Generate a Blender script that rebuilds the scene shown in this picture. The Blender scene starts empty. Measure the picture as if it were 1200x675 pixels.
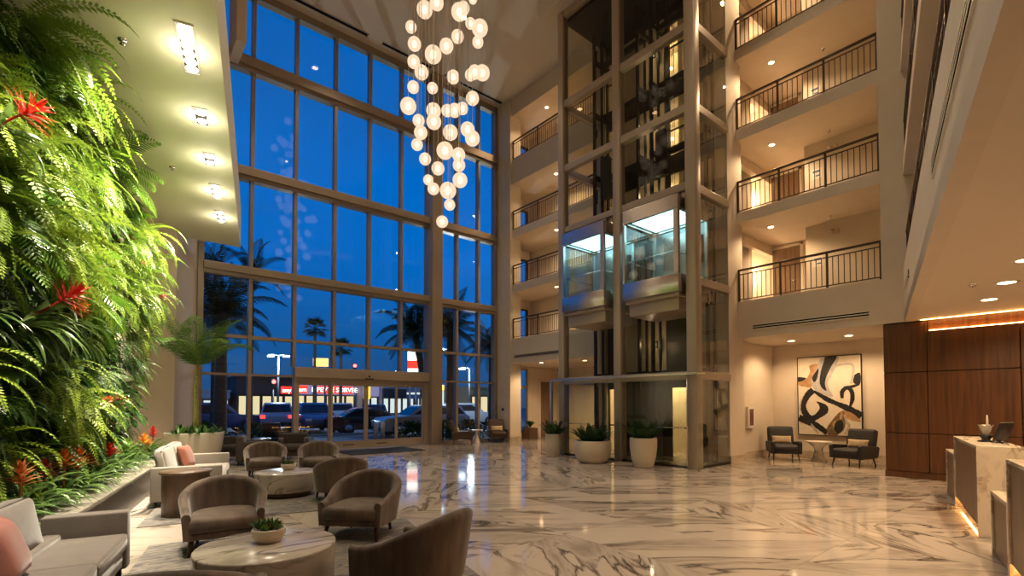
import bpy, bmesh, math, random
from mathutils import Vector, Matrix, Euler
random.seed(7)
SC = bpy.context.scene
COL = SC.collection
PI = math.pi
R_ = math.radians

# ------------------------------------------------------------------ objects
def link(o):
    COL.objects.link(o); return o

def tag(o, label=None, cat=None, group=None, kind=None):
    if label: o['label'] = label
    if cat: o['category'] = cat
    if group: o['group'] = group
    if kind: o['kind'] = kind
    return o

def thing(name, label, cat, loc=(0, 0, 0), rz=0.0, group=None):
    o = link(bpy.data.objects.new(name, None))
    o.empty_display_size = 0.1
    o.location = loc; o.rotation_euler = (0, 0, rz)
    return tag(o, label, cat, group)

def children(o):
    return [c for c in bpy.data.objects if c.parent == o]

def dup(root, loc=None, rz=None, label=None, group=None, kids=None):
    """a copy of a thing with copies of its parts and sub-parts (mesh data shared)"""
    r = link(root.copy())
    if loc is not None: r.location = loc
    if rz is not None: r.rotation_euler = (0, 0, rz)
    if label: r['label'] = label
    if group: r['group'] = group
    for c in (kids[0] if kids else list(root.children)):
        cc = link(c.copy()); cc.parent = r
        for g in list(c.children):
            gg = link(g.copy()); gg.parent = cc
    return r

class MB:
    """collects shapes and links them as ONE mesh object"""
    def __init__(s):
        s.v = []; s.f = []; s.sm = []; s.mi = []
    def add(s, vs, fs, M=None, smooth=False, mi=0):
        b = len(s.v)
        for p in vs:
            p = Vector(p)
            if M is not None: p = M @ p
            s.v.append((p.x, p.y, p.z))
        for f in fs:
            s.f.append([i + b for i in f]); s.sm.append(smooth); s.mi.append(mi)
        return s
    def box(s, x0, x1, y0, y1, z0, z1, M=None, mi=0):
        vs = [(x0,y0,z0),(x1,y0,z0),(x1,y1,z0),(x0,y1,z0),(x0,y0,z1),(x1,y0,z1),(x1,y1,z1),(x0,y1,z1)]
        return s.add(vs, [(0,3,2,1),(4,5,6,7),(0,1,5,4),(1,2,6,5),(2,3,7,6),(3,0,4,7)], M, False, mi)
    def rbox(s, x0, x1, y0, y1, z0, z1, r=0.02, n=3, M=None, puff=0.0, mi=0):
        """box with rounded edges; puff swells the faces like a cushion"""
        bm = bmesh.new(); bmesh.ops.create_cube(bm, size=1.0)
        for v in bm.verts:
            v.co = Vector((x0 if v.co.x < 0 else x1, y0 if v.co.y < 0 else y1, z0 if v.co.z < 0 else z1))
        if puff:
            bmesh.ops.subdivide_edges(bm, edges=bm.edges[:], cuts=5, use_grid_fill=True)
            c = Vector(((x0+x1)/2, (y0+y1)/2, (z0+z1)/2)); h = Vector(((x1-x0)/2, (y1-y0)/2, (z1-z0)/2))
            for v in bm.verts:
                d = v.co - c; q = [d.x/h.x, d.y/h.y, d.z/h.z]
                for k in range(3):
                    o1, o2 = q[(k+1) % 3], q[(k+2) % 3]
                    if abs(q[k]) > 0.99:
                        v.co[k] += math.copysign(puff*(1-o1*o1)*(1-o2*o2), q[k])
            eds = [e for e in bm.edges if e.is_manifold and e.calc_face_angle(0) > 1.0]
        else:
            eds = bm.edges[:]
        bmesh.ops.bevel(bm, geom=eds, offset=r, segments=n, affect='EDGES', profile=0.5)
        bm.verts.ensure_lookup_table()
        s.add([v.co.copy() for v in bm.verts], [[v.index for v in f.verts] for f in bm.faces], M, True, mi)
        bm.free(); return s
    def prism(s, poly, z0, z1, M=None, smooth=False, mi=0):
        n = len(poly)
        vs = [(x, y, z0) for x, y in poly] + [(x, y, z1) for x, y in poly]
        fs = [tuple(range(n))[::-1], tuple(range(n, 2*n))] + [(i, (i+1) % n, n+(i+1) % n, n+i) for i in range(n)]
        return s.add(vs, fs, M, smooth, mi)
    def lathe(s, prof, n=32, M=None, smooth=True, cap=True, sx=1.0, sy=1.0, mi=0):
        vs = []; fs = []
        for r, z in prof:
            for i in range(n):
                a = 2*PI*i/n; vs.append((r*sx*math.cos(a), r*sy*math.sin(a), z))
        for k in range(len(prof)-1):
            for i in range(n):
                j = (i+1) % n; fs.append((k*n+i, k*n+j, (k+1)*n+j, (k+1)*n+i))
        if cap:
            fs.append(tuple(range(n))[::-1]); m = (len(prof)-1)*n; fs.append(tuple(range(m, m+n)))
        return s.add(vs, fs, M, smooth, mi)
    def tube(s, pts, rad, n=8, M=None, cap=True, smooth=True, mi=0):
        pts = [Vector(p) for p in pts]; m = len(pts)
        if not hasattr(rad, '__len__'): rad = [rad]*m
        vs = []; fs = []; up = None
        for k, p in enumerate(pts):
            d = (pts[min(k+1, m-1)] - pts[max(k-1, 0)]).normalized()
            if up is None:
                a = Vector((0,0,1)) if abs(d.z) < 0.9 else Vector((1,0,0)); up = d.cross(a).normalized()
            else:
                up = (up - d*up.dot(d)).normalized()
            w = d.cross(up)
            for i in range(n):
                t = 2*PI*i/n; q = p + (up*math.cos(t) + w*math.sin(t))*rad[k]; vs.append(tuple(q))
        for k in range(m-1):
            for i in range(n):
                j = (i+1) % n; fs.append((k*n+i, k*n+j, (k+1)*n+j, (k+1)*n+i))
        if cap:
            fs.append(tuple(range(n))[::-1]); fs.append(tuple(range((m-1)*n, m*n)))
        return s.add(vs, fs, M, smooth, mi)
    def cyl(s, p0, p1, r, r1=None, n=16, M=None, smooth=True, mi=0):
        return s.tube([p0, p1], [r, r if r1 is None else r1], n, M, True, smooth, mi)
    def sphere(s, c, r, nu=16, nv=10, sx=1, sy=1, sz=1, M=None, mi=0):
        vs = [(c[0], c[1], c[2]-r*sz)]
        for k in range(1, nv):
            t = PI*k/nv
            for i in range(nu):
                a = 2*PI*i/nu
                vs.append((c[0]+r*sx*math.sin(t)*math.cos(a), c[1]+r*sy*math.sin(t)*math.sin(a), c[2]-r*sz*math.cos(t)))
        vs.append((c[0], c[1], c[2]+r*sz)); e = len(vs)-1; fs = []
        for i in range(nu):
            j = (i+1) % nu
            fs.append((0, 1+j, 1+i)); fs.append((e, 1+(nv-2)*nu+i, 1+(nv-2)*nu+j))
            for k in range(nv-2):
                fs.append((1+k*nu+i, 1+k*nu+j, 1+(k+1)*nu+j, 1+(k+1)*nu+i))
        return s.add(vs, fs, M, True, mi)
    def ribbon(s, pts, wid, side, mi=0, M=None, fold=0.0, smooth=True):
        """leaf-like strip: centre line pts, half widths wid, side vector(s); fold lifts the edges"""
        m = len(pts); vs = []; fs = []
        for k in range(m):
            p = Vector(pts[k]); sd = Vector(side[k] if isinstance(side, list) else side)
            d = Vector(pts[min(k+1, m-1)]) - Vector(pts[max(k-1, 0)])
            nn = sd.cross(d); nn = nn.normalized() if nn.length > 1e-9 else Vector((0,0,1))
            w = wid[k]
            vs += [tuple(p - sd*w + nn*fold*w), tuple(p), tuple(p + sd*w + nn*fold*w)]
        for k in range(m-1):
            a = 3*k
            fs += [(a, a+1, a+4, a+3), (a+1, a+2, a+5, a+4)]
        return s.add(vs, fs, M, smooth, mi)
    def build(s, name, mats, parent=None, loc=(0,0,0), rz=0.0, bevel=0.0, seg=2):
        me = bpy.data.meshes.new(name)
        me.from_pydata(s.v, [], s.f)
        if not isinstance(mats, (list, tuple)): mats = [mats]
        for m in mats: me.materials.append(m)
        me.polygons.foreach_set('use_smooth', s.sm)
        me.polygons.foreach_set('material_index', s.mi)
        me.update()
        o = link(bpy.data.objects.new(name, me))
        o.location = loc; o.rotation_euler = (0, 0, rz)
        if parent is not None: o.parent = parent
        if bevel:
            md = o.modifiers.new('edge', 'BEVEL'); md.width = bevel; md.segments = seg; md.limit_method = 'ANGLE'
            md.angle_limit = R_(40)
        return o

def struct(name, mb, mats, parent=None, **k):
    o = mb.build(name, mats, parent, **k)
    if parent is None: o['kind'] = 'structure'
    return o

def Rz(a): return Matrix.Rotation(a, 4, 'Z')
def Rx(a): return Matrix.Rotation(a, 4, 'X')
def Ry(a): return Matrix.Rotation(a, 4, 'Y')
def T(x, y, z=0): return Matrix.Translation((x, y, z))

# ------------------------------------------------------------------ materials
def newmat(name):
    m = bpy.data.materials.new(name); m.use_nodes = True
    nt = m.node_tree; nt.nodes.clear()
    return m, nt, nt.nodes, nt.links

def pbr(name, col, rough=0.5, metal=0.0, spec=0.5, var=0.0, scale=8.0, bump=0.0, bscale=60.0, emit=None, estr=0.0,
        sheen=0.0, trans=0.0, coat=0.0, stretch=None):
    m, nt, N, Lk = newmat(name)
    out = N.new('ShaderNodeOutputMaterial'); b = N.new('ShaderNodeBsdfPrincipled')
    Lk.new(b.outputs[0], out.inputs[0])
    b.inputs['Base Color'].default_value = (*col, 1); b.inputs['Roughness'].default_value = rough
    b.inputs['Metallic'].default_value = metal; b.inputs['Specular IOR Level'].default_value = spec
    if sheen:
        b.inputs['Sheen Weight'].default_value = sheen; b.inputs['Sheen Roughness'].default_value = 0.4
    if coat:
        b.inputs['Coat Weight'].default_value = coat; b.inputs['Coat Roughness'].default_value = 0.08
    if emit:
        b.inputs['Emission Color'].default_value = (*emit, 1); b.inputs['Emission Strength'].default_value = estr
    if var or bump:
        tc = N.new('ShaderNodeTexCoord'); src = tc.outputs['Object']
        if stretch:
            mp = N.new('ShaderNodeMapping'); mp.inputs['Scale'].default_value = stretch
            Lk.new(src, mp.inputs[0]); src = mp.outputs[0]
    if var:
        n = N.new('ShaderNodeTexNoise'); n.inputs['Scale'].default_value = scale; n.inputs['Detail'].default_value = 5
        Lk.new(src, n.inputs['Vector'])
        r = N.new('ShaderNodeValToRGB')
        r.color_ramp.elements[0].position = 0.3; r.color_ramp.elements[1].position = 0.7
        r.color_ramp.elements[0].color = (*[c*(1-var) for c in col], 1)
        r.color_ramp.elements[1].color = (*[min(1, c*(1+var)) for c in col], 1)
        Lk.new(n.outputs['Fac'], r.inputs[0]); Lk.new(r.outputs[0], b.inputs['Base Color'])
    if bump:
        n2 = N.new('ShaderNodeTexNoise'); n2.inputs['Scale'].default_value = bscale; n2.inputs['Detail'].default_value = 3
        Lk.new(src, n2.inputs['Vector'])
        bp = N.new('ShaderNodeBump'); bp.inputs['Strength'].default_value = bump; bp.inputs['Distance'].default_value = 0.02
        Lk.new(n2.outputs['Fac'], bp.inputs['Height']); Lk.new(bp.outputs[0], b.inputs['Normal'])
    return m

def emis(name, col, s, sample=False):
    m, nt, N, Lk = newmat(name)
    out = N.new('ShaderNodeOutputMaterial'); e = N.new('ShaderNodeEmission')
    e.inputs[0].default_value = (*col, 1); e.inputs[1].default_value = s
    Lk.new(e.outputs[0], out.inputs[0])
    if not sample: m.cycles.emission_sampling = 'NONE'
    return m

def glass(name, tint=(1,1,1), refl=0.08, rough=0.0, col=(1,1,1)):
    """thin pane: clear transmission plus a Schlick mirror reflection, the same from both sides"""
    m, nt, N, Lk = newmat(name)
    out = N.new('ShaderNodeOutputMaterial'); mx = N.new('ShaderNodeMixShader')
    t = N.new('ShaderNodeBsdfTransparent'); t.inputs[0].default_value = (*tint, 1)
    g = N.new('ShaderNodeBsdfGlossy'); g.inputs['Roughness'].default_value = rough; g.inputs[0].default_value = (*col, 1)
    lw = N.new('ShaderNodeLayerWeight'); lw.inputs['Blend'].default_value = 0.5
    p = N.new('ShaderNodeMath'); p.operation = 'POWER'; p.inputs[1].default_value = 5
    ml = N.new('ShaderNodeMath'); ml.operation = 'MULTIPLY_ADD'; ml.inputs[1].default_value = 1-refl; ml.inputs[2].default_value = refl
    Lk.new(lw.outputs['Facing'], p.inputs[0]); Lk.new(p.outputs[0], ml.inputs[0])
    Lk.new(ml.outputs[0], mx.inputs[0]); Lk.new(t.outputs[0], mx.inputs[1]); Lk.new(g.outputs[0], mx.inputs[2])
    Lk.new(mx.outputs[0], out.inputs[0])
    return m

def leafmat(name, c1, c2, rough=0.45, tr=0.25, hue=0.0):
    """leaf: diffuse + some light through it, colour wandering between two greens per plant and along the wall"""
    m, nt, N, Lk = newmat(name)
    out = N.new('ShaderNodeOutputMaterial'); b = N.new('ShaderNodeBsdfPrincipled')
    b.inputs['Roughness'].default_value = rough; b.inputs['Specular IOR Level'].default_value = 0.35
    oi = N.new('ShaderNodeObjectInfo'); tc = N.new('ShaderNodeTexCoord')
    n = N.new('ShaderNodeTexNoise'); n.inputs['Scale'].default_value = 6.0
    Lk.new(tc.outputs['Object'], n.inputs['Vector'])
    ad = N.new('ShaderNodeMath'); ad.operation = 'ADD'; Lk.new(oi.outputs['Random'], ad.inputs[0]); Lk.new(n.outputs['Fac'], ad.inputs[1])
    hf = N.new('ShaderNodeMath'); hf.operation = 'MULTIPLY'; hf.inputs[1].default_value = 0.5; Lk.new(ad.outputs[0], hf.inputs[0])
    r = N.new('ShaderNodeValToRGB'); r.color_ramp.elements[0].position = 0.2; r.color_ramp.elements[1].position = 0.8
    r.color_ramp.elements[0].color = (*c1, 1); r.color_ramp.elements[1].color = (*c2, 1)
    Lk.new(hf.outputs[0], r.inputs[0]); Lk.new(r.outputs[0], b.inputs['Base Color'])
    t = N.new('ShaderNodeBsdfTranslucent'); Lk.new(r.outputs[0], t.inputs[0])
    mx = N.new('ShaderNodeMixShader'); mx.inputs[0].default_value = tr
    Lk.new(b.outputs[0], mx.inputs[1]); Lk.new(t.outputs[0], mx.inputs[2]); Lk.new(mx.outputs[0], out.inputs[0])
    return m

def wood(name, c1, c2, rough=0.35, scale=(14, 14, 0.6)):
    m, nt, N, Lk = newmat(name)
    out = N.new('ShaderNodeOutputMaterial'); b = N.new('ShaderNodeBsdfPrincipled'); Lk.new(b.outputs[0], out.inputs[0])
    b.inputs['Roughness'].default_value = rough
    tc = N.new('ShaderNodeTexCoord'); mp = N.new('ShaderNodeMapping'); mp.inputs['Scale'].default_value = scale
    Lk.new(tc.outputs['Object'], mp.inputs[0])
    n = N.new('ShaderNodeTexNoise'); n.inputs['Scale'].default_value = 1.6; n.inputs['Detail'].default_value = 6
    n.inputs['Distortion'].default_value = 0.6; Lk.new(mp.outputs[0], n.inputs['Vector'])
    r = N.new('ShaderNodeValToRGB'); r.color_ramp.elements[0].position = 0.32; r.color_ramp.elements[1].position = 0.68
    r.color_ramp.elements[0].color = (*c1, 1); r.color_ramp.elements[1].color = (*c2, 1)
    Lk.new(n.outputs['Fac'], r.inputs[0]); Lk.new(r.outputs[0], b.inputs['Base Color'])
    return m

def marble(name, base, vein, tile=None, rough=0.12, scale=1.0, coord='Object', grout=(0.35,0.28,0.22), soft=None, origin=(0,0)):
    """veined stone; with tile=(w,h) every slab gets its own vein direction and a thin joint"""
    m, nt, N, Lk = newmat(name)
    out = N.new('ShaderNodeOutputMaterial'); b = N.new('ShaderNodeBsdfPrincipled'); Lk.new(b.outputs[0], out.inputs[0])
    b.inputs['Roughness'].default_value = rough
    tc = N.new('ShaderNodeTexCoord'); vec = tc.outputs[coord]
    def math_(op, a, bb=None, c=None):
        q = N.new('ShaderNodeMath'); q.operation = op
        for i, x in enumerate((a, bb, c)):
            if x is None: continue
            if isinstance(x, (int, float)): q.inputs[i].default_value = x
            else: Lk.new(x, q.inputs[i])
        return q.outputs[0]
    joint = None
    if tile:
        sx = N.new('ShaderNodeSeparateXYZ'); Lk.new(vec, sx.inputs[0])
        u = math_('DIVIDE', math_('ADD', sx.outputs[0], origin[0]), tile[0]); v = math_('DIVIDE', math_('ADD', sx.outputs[1], origin[1]), tile[1])
        fu, fv = math_('FLOOR', u), math_('FLOOR', v)
        cb = N.new('ShaderNodeCombineXYZ'); Lk.new(fu, cb.inputs[0]); Lk.new(fv, cb.inputs[1])
        wn = N.new('ShaderNodeTexWhiteNoise'); wn.noise_dimensions = '3D'; Lk.new(cb.outputs[0], wn.inputs['Vector'])
        # angle: one of four book-matched directions, plus an offset
        an = math_('MULTIPLY', math_('FLOOR', math_('MULTIPLY', wn.outputs['Value'], 4.0)), PI/2)
        an = math_('ADD', an, 0.62)
        vr = N.new('ShaderNodeVectorRotate'); vr.rotation_type = 'Z_AXIS'; Lk.new(vec, vr.inputs['Vector']); Lk.new(an, vr.inputs['Angle'])
        of = N.new('ShaderNodeVectorMath'); of.operation = 'SCALE'; of.inputs['Scale'].default_value = 37.0
        Lk.new(wn.outputs['Color'], of.inputs[0])
        av = N.new('ShaderNodeVectorMath'); av.operation = 'ADD'; Lk.new(vr.outputs[0], av.inputs[0]); Lk.new(of.outputs[0], av.inputs[1])
        vec = av.outputs[0]
        eu = math_('MULTIPLY', math_('MINIMUM', math_('FRACT', u), math_('SUBTRACT', 1.0, math_('FRACT', u))), tile[0])
        ev = math_('MULTIPLY', math_('MINIMUM', math_('FRACT', v), math_('SUBTRACT', 1.0, math_('FRACT', v))), tile[1])
        joint = math_('LESS_THAN', math_('MINIMUM', eu, ev), 0.004)
    mp = N.new('ShaderNodeMapping'); mp.inputs['Scale'].default_value = (0.55*scale, 2.4*scale, 1.6*scale)
    if not tile: mp.inputs['Rotation'].default_value = (0.5, 0.9, 0.7)
    Lk.new(vec, mp.inputs[0])
    n1 = N.new('ShaderNodeTexNoise'); n1.inputs['Scale'].default_value = 1.1; n1.inputs['Detail'].default_value = 7
    n1.inputs['Roughness'].default_value = 0.55; n1.inputs['Distortion'].default_value = 0.9; Lk.new(mp.outputs[0], n1.inputs['Vector'])
    d = math_('ABSOLUTE', math_('SUBTRACT', n1.outputs['Fac'], 0.5))
    thin = N.new('ShaderNodeMapRange'); thin.inputs['From Min'].default_value = 0.0; thin.inputs['From Max'].default_value = 0.045
    thin.inputs['To Min'].default_value = 1.0; thin.inputs['To Max'].default_value = 0.0; Lk.new(d, thin.inputs['Value'])
    n2 = N.new('ShaderNodeTexNoise'); n2.inputs['Scale'].default_value = 0.7; n2.inputs['Detail'].default_value = 3; Lk.new(mp.outputs[0], n2.inputs['Vector'])
    msk = N.new('ShaderNodeMapRange'); msk.inputs['From Min'].default_value = 0.40; msk.inputs['From Max'].default_value = 0.55; Lk.new(n2.outputs['Fac'], msk.inputs['Value'])
    wide = N.new('ShaderNodeMapRange'); wide.inputs['From Min'].default_value = 0.51; wide.inputs['From Max'].default_value = 0.70; Lk.new(n1.outputs['Fac'], wide.inputs['Value'])
    f = math_('MINIMUM', math_('ADD', math_('MULTIPLY', math_('MULTIPLY', thin.outputs[0], msk.outputs[0]), 1.0), math_('MULTIPLY', wide.outputs[0], 0.6)), 1.0)
    mx = N.new('ShaderNodeMix'); mx.data_type = 'RGBA'; mx.inputs['A'].default_value = (*base, 1); mx.inputs['B'].default_value = (*vein, 1)
    Lk.new(f, mx.inputs['Factor'])
    res = mx.outputs['Result']
    if joint is not None:
        m2 = N.new('ShaderNodeMix'); m2.data_type = 'RGBA'; m2.inputs['B'].default_value = (*grout, 1)
        Lk.new(joint, m2.inputs['Factor']); Lk.new(res, m2.inputs['A']); res = m2.outputs['Result']
    Lk.new(res, b.inputs['Base Color'])
    return m

M = {}
M['plaster'] = pbr('warm_cream_plaster', (0.66, 0.56, 0.45), 0.75, var=0.03, scale=3)
M['ceiling'] = pbr('cream_ceiling_paint', (0.70, 0.60, 0.49), 0.8)
M['soffit'] = pbr('pale_soffit_paint', (0.80, 0.78, 0.57), 0.7)
M['bronze'] = pbr('bronze_window_frame', (0.33, 0.26, 0.20), 0.42, 0.35)
M['taupe_metal'] = pbr('taupe_painted_steel', (0.42, 0.34, 0.265), 0.38, 0.25)
M['dark_steel'] = pbr('dark_lift_steel', (0.035, 0.028, 0.022), 0.45, 0.6)
M['steel'] = pbr('brushed_stainless', (0.62, 0.57, 0.52), 0.24, 1.0, bump=0.04, bscale=40, stretch=(1, 1, 40))
M['chrome'] = pbr('polished_chrome', (0.75, 0.72, 0.68), 0.12, 1.0)
M['rail'] = pbr('dark_bronze_railing', (0.07, 0.045, 0.03), 0.4, 0.5)
M['shaft_panel'] = pbr('tan_shaft_panel', (0.42, 0.33, 0.21), 0.5, var=0.1, scale=2)
M['floor'] = marble('veined_marble_floor', (0.57, 0.49, 0.42), (0.085, 0.06, 0.048), tile=(1.15, 2.3), rough=0.07, scale=0.8, origin=(0.2, 0.35))
M['marble'] = marble('white_marble', (0.62, 0.545, 0.475), (0.15, 0.11, 0.09), rough=0.18, scale=1.5)
M['desk_marble'] = marble('cream_marble', (0.70, 0.60, 0.48), (0.36, 0.26, 0.18), rough=0.2, scale=1.6)
M['walnut'] = wood('walnut_veneer', (0.055, 0.0185, 0.0045), (0.125, 0.043, 0.011), 0.4, (9, 9, 0.5))
M['walnut_dark'] = pbr('dark_walnut_joint', (0.02, 0.008, 0.004), 0.6)
M['drum_wood'] = wood('brown_oak', (0.07, 0.038, 0.02), (0.14, 0.08, 0.045), 0.45, (8, 8, 0.7))
M['door_wood'] = wood('brown_door_wood', (0.15, 0.092, 0.052), (0.23, 0.15, 0.09), 0.45, (8, 8, 0.5))
M['leg_wood'] = pbr('dark_mahogany_leg', (0.05, 0.018, 0.009), 0.3)
M['velvet'] = pbr('taupe_velvet', (0.118, 0.078, 0.057), 0.72, sheen=0.45, var=0.48, scale=5, stretch=(1.6, 1.6, 0.35), bump=0.0)
M['dark_velvet'] = pbr('dark_brown_fabric', (0.05, 0.036, 0.03), 0.8, sheen=0.25, var=0.1, scale=6)
M['grey_fabric'] = pbr('warm_grey_velvet', (0.15, 0.124, 0.108), 0.8, sheen=0.4, var=0.10, scale=6, bump=0.12, bscale=9)
M['light_fabric'] = pbr('light_grey_linen', (0.31, 0.27, 0.235), 0.85, sheen=0.2, var=0.05, scale=9)
M['pink'] = pbr('dusty_pink_velvet', (0.30, 0.105, 0.08), 0.8, sheen=0.4, var=0.12, scale=7)
M['terracotta'] = pbr('terracotta_fabric', (0.28, 0.088, 0.05), 0.85, sheen=0.3, var=0.1, scale=9)
M['charcoal'] = pbr('charcoal_leather', (0.022, 0.020, 0.022), 0.55, var=0.1, scale=9)
M['brown_leather'] = pbr('brown_leather', (0.06, 0.032, 0.02), 0.5, var=0.1, scale=9)
M['cream_cushion'] = pbr('cream_woven_cushion', (0.56, 0.43, 0.29), 0.9, var=0.3, scale=55)
M['pot'] = pbr('cream_ceramic_planter', (0.62, 0.53, 0.41), 0.45)
M['white_pot'] = pbr('off_white_planter', (0.66, 0.59, 0.48), 0.55)
M['soil'] = pbr('dark_soil', (0.02, 0.014, 0.01), 0.95, var=0.4, scale=40)
M['black'] = pbr('black_metal', (0.012, 0.011, 0.010), 0.4, 0.3)
M['black_plastic'] = pbr('black_plastic', (0.014, 0.013, 0.013), 0.35)
M['white_paint'] = pbr('white_enamel', (0.75, 0.68, 0.58), 0.4)
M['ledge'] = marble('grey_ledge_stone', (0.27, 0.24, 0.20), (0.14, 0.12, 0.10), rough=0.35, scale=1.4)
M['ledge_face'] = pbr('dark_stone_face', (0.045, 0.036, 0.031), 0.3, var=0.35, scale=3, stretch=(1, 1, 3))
M['mat'] = pbr('black_entrance_mat', (0.012, 0.010, 0.010), 0.95, bump=0.4, bscale=200)
M['canvas'] = pbr('cream_canvas', (0.72, 0.62, 0.50), 0.8, var=0.05, scale=4)
M['paint_black'] = pbr('black_paint', (0.010, 0.009, 0.010), 0.55, var=0.5, scale=12)
M['paint_grey'] = pbr('pale_grey_paint', (0.44, 0.40, 0.38), 0.7, var=0.12, scale=9)
M['paint_tan'] = pbr('tan_ochre_paint', (0.42, 0.235, 0.11), 0.7, var=0.25, scale=8)
M['paint_brown'] = pbr('umber_paint', (0.16, 0.095, 0.05), 0.65, var=0.4, scale=10)
M['slot_black'] = pbr('dark_slot', (0.004, 0.0035, 0.003), 1.0, spec=0.0)
M['side_glass'] = glass('lift_side_glass', (0.90, 0.92, 0.90), 0.09)
M['win_glass'] = glass('window_glass', (0.96, 0.98, 0.99), 0.021)
M['clear_glass'] = glass('clear_glass', (0.95, 0.97, 0.95), 0.035)
M['lift_glass'] = glass('lift_glass', (0.92, 0.92, 0.88), 0.012)
M['cab_glass'] = glass('cab_glass', (0.86, 0.93, 0.93), 0.06)
M['lamp_warm'] = emis('warm_lamp', (1.0, 0.66, 0.34), 22)
M['lamp_white'] = emis('white_lamp', (1.0, 0.91, 0.78), 28)
M['led_warm'] = emis('amber_led_strip', (1.0, 0.48, 0.14), 30.0, True)
M['sconce_glow'] = emis('sconce_glow', (1.0, 0.68, 0.34), 9)
M['cab_lamp'] = emis('cool_lift_ceiling_panel', (0.55, 0.93, 1.0), 3.2, True)

# ================================================================== THE SETTING
AL = R_(77.5); LX, LY = math.cos(AL), math.sin(AL)          # direction the living-wall side of the lobby runs in
AQ = R_(13.4); QX, QY = math.cos(AQ), math.sin(AQ)          # direction the reception side runs in
def LR(l, r): return (l*LX + r*LY, l*LY - r*LX)             # along the living wall, out from it
def QN(q, n): return (q*QX - n*QY, q*QY + n*QX)             # along the reception, out from it
RZL = AL - PI/2
RZQ = AQ
FX, WY, CZ = 13.4, 17.0, 14.7

struct('floor', MB().box(-9, 17.6, -9, 16.95, -0.25, 0), M['floor'])
struct('ceiling', MB().box(-9, 17.6, -9, 17.25, CZ, CZ+0.25), M['ceiling'])
struct('wall_back', MB().box(-9, 17.6, -9, -8.8, 0, CZ), M['plaster'])

# ---- living-wall side
mb = MB(); mb.box(-3.1, -2.78, -9, 15.6, 0, CZ)
struct('wall_left', mb, M['plaster'], rz=RZL)
A = LR(15.5, -1.92)
mb = MB(); mb.prism([A, (2.2, 17.1), (-3.0, 17.1), LR(15.5, -3.05)], 0, CZ)
struct('wall_front_left', mb, M['plaster'])
mb = MB(); mb.prism([LR(-6, -0.47), (3.06, 16.0), (0.474, 16.0), LR(-6, -3.0)], 6.15, 7.3)
struct('ceiling_soffit', mb, M['soffit'])
struct('trim_1', MB().box(2.80, 3.06, 15.6, 16.75, 12.0, CZ), M['plaster'])

# ---- the curtain wall: frame > mullions, transoms, each pane
def curtain(name, x0, x1, muls, cols, rows, low_open=None):
    fr = MB(); fr.box(x0-(0.12 if low_open else -0.0), x0+0.03, WY-0.12, WY+0.15, 0, CZ); fr.box(x1-0.03, x1+(0.0 if low_open else 0.12), WY-0.12, WY+0.15, 0, CZ)
    fr.box(x0, x1, WY-0.1, WY+0.15, 14.45, CZ)
    f = struct(name, fr, M['bronze'])
    for x in muls:
        lo = 2.8 if low_open and low_open[0]-0.01 < x < low_open[1] else 0.0
        MB().box(x-0.05, x+0.05, WY-0.11, WY+0.12, lo, 14.45).build('mullion', M['bronze'], f)
    for z0, z1 in ((12.0, 12.42), (8.55, 8.93), (5.48, 5.82)):
        b = MB(); b.box(x0, x1, WY-0.26, WY+0.12, z0+0.11, z1); b.box(x0, x1, WY-0.17, WY+0.12, z0, z0+0.12)
        b.build('transom', M['bronze'], f, bevel=0.012)
    MB().box(x0, x1, WY-0.09, WY+0.1, 3.61, 3.71).build('transom', M['bronze'], f)
    lowx = (x0, low_open[0]) if low_open else (x0, x1)
    MB().box(lowx[0], lowx[1], WY-0.09, WY+0.1, 2.46, 2.53).build('transom', M['bronze'], f)
    MB().box(lowx[0], lowx[1], WY-0.09, WY+0.1, 0.0, 0.10).build('bottom_rail', M['bronze'], f)
    for (a, b) in cols:
        for (z0, z1) in rows:
            dz = low_open and a > low_open[0]-0.1
            if dz and z1 < 2.6: continue
            zz = 2.8 if (dz and z0 < 2.6) else z0
            MB().box(a, b, WY+0.0, WY+0.012, zz, z1).build('glass_pane', M['win_glass'], f)
    return f
ROWS = [(12.42, 14.45), (8.93, 12.0), (5.82, 8.55), (3.71, 5.48), (2.53, 3.61), (0.10, 2.46)]
mx = [3.535, 4.84, 6.145, 7.405, 8.675]
cols = [(2.25, 3.485)] + [(mx[i]+0.05, mx[i+1]-0.05) for i in range(4)] + [(8.725, 9.83)]
W1 = curtain('window_1', 2.25, 9.83, mx, cols, ROWS, (4.84, 9.83))
W2 = curtain('window_2', 10.3, 13.16, [11.2, 12.3], [(10.3, 11.15), (11.25, 12.25), (12.35, 13.16)], ROWS)
MB().box(4.84, 9.83, WY-0.24, WY+0.12, 2.46, 2.80).build('door_header', M['taupe_metal'], W1, bevel=0.012)
struct('wall_column', MB().box(9.83, 10.3, WY-0.42, WY+0.25, 0, CZ), M['bronze'], bevel=0.01)

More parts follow.
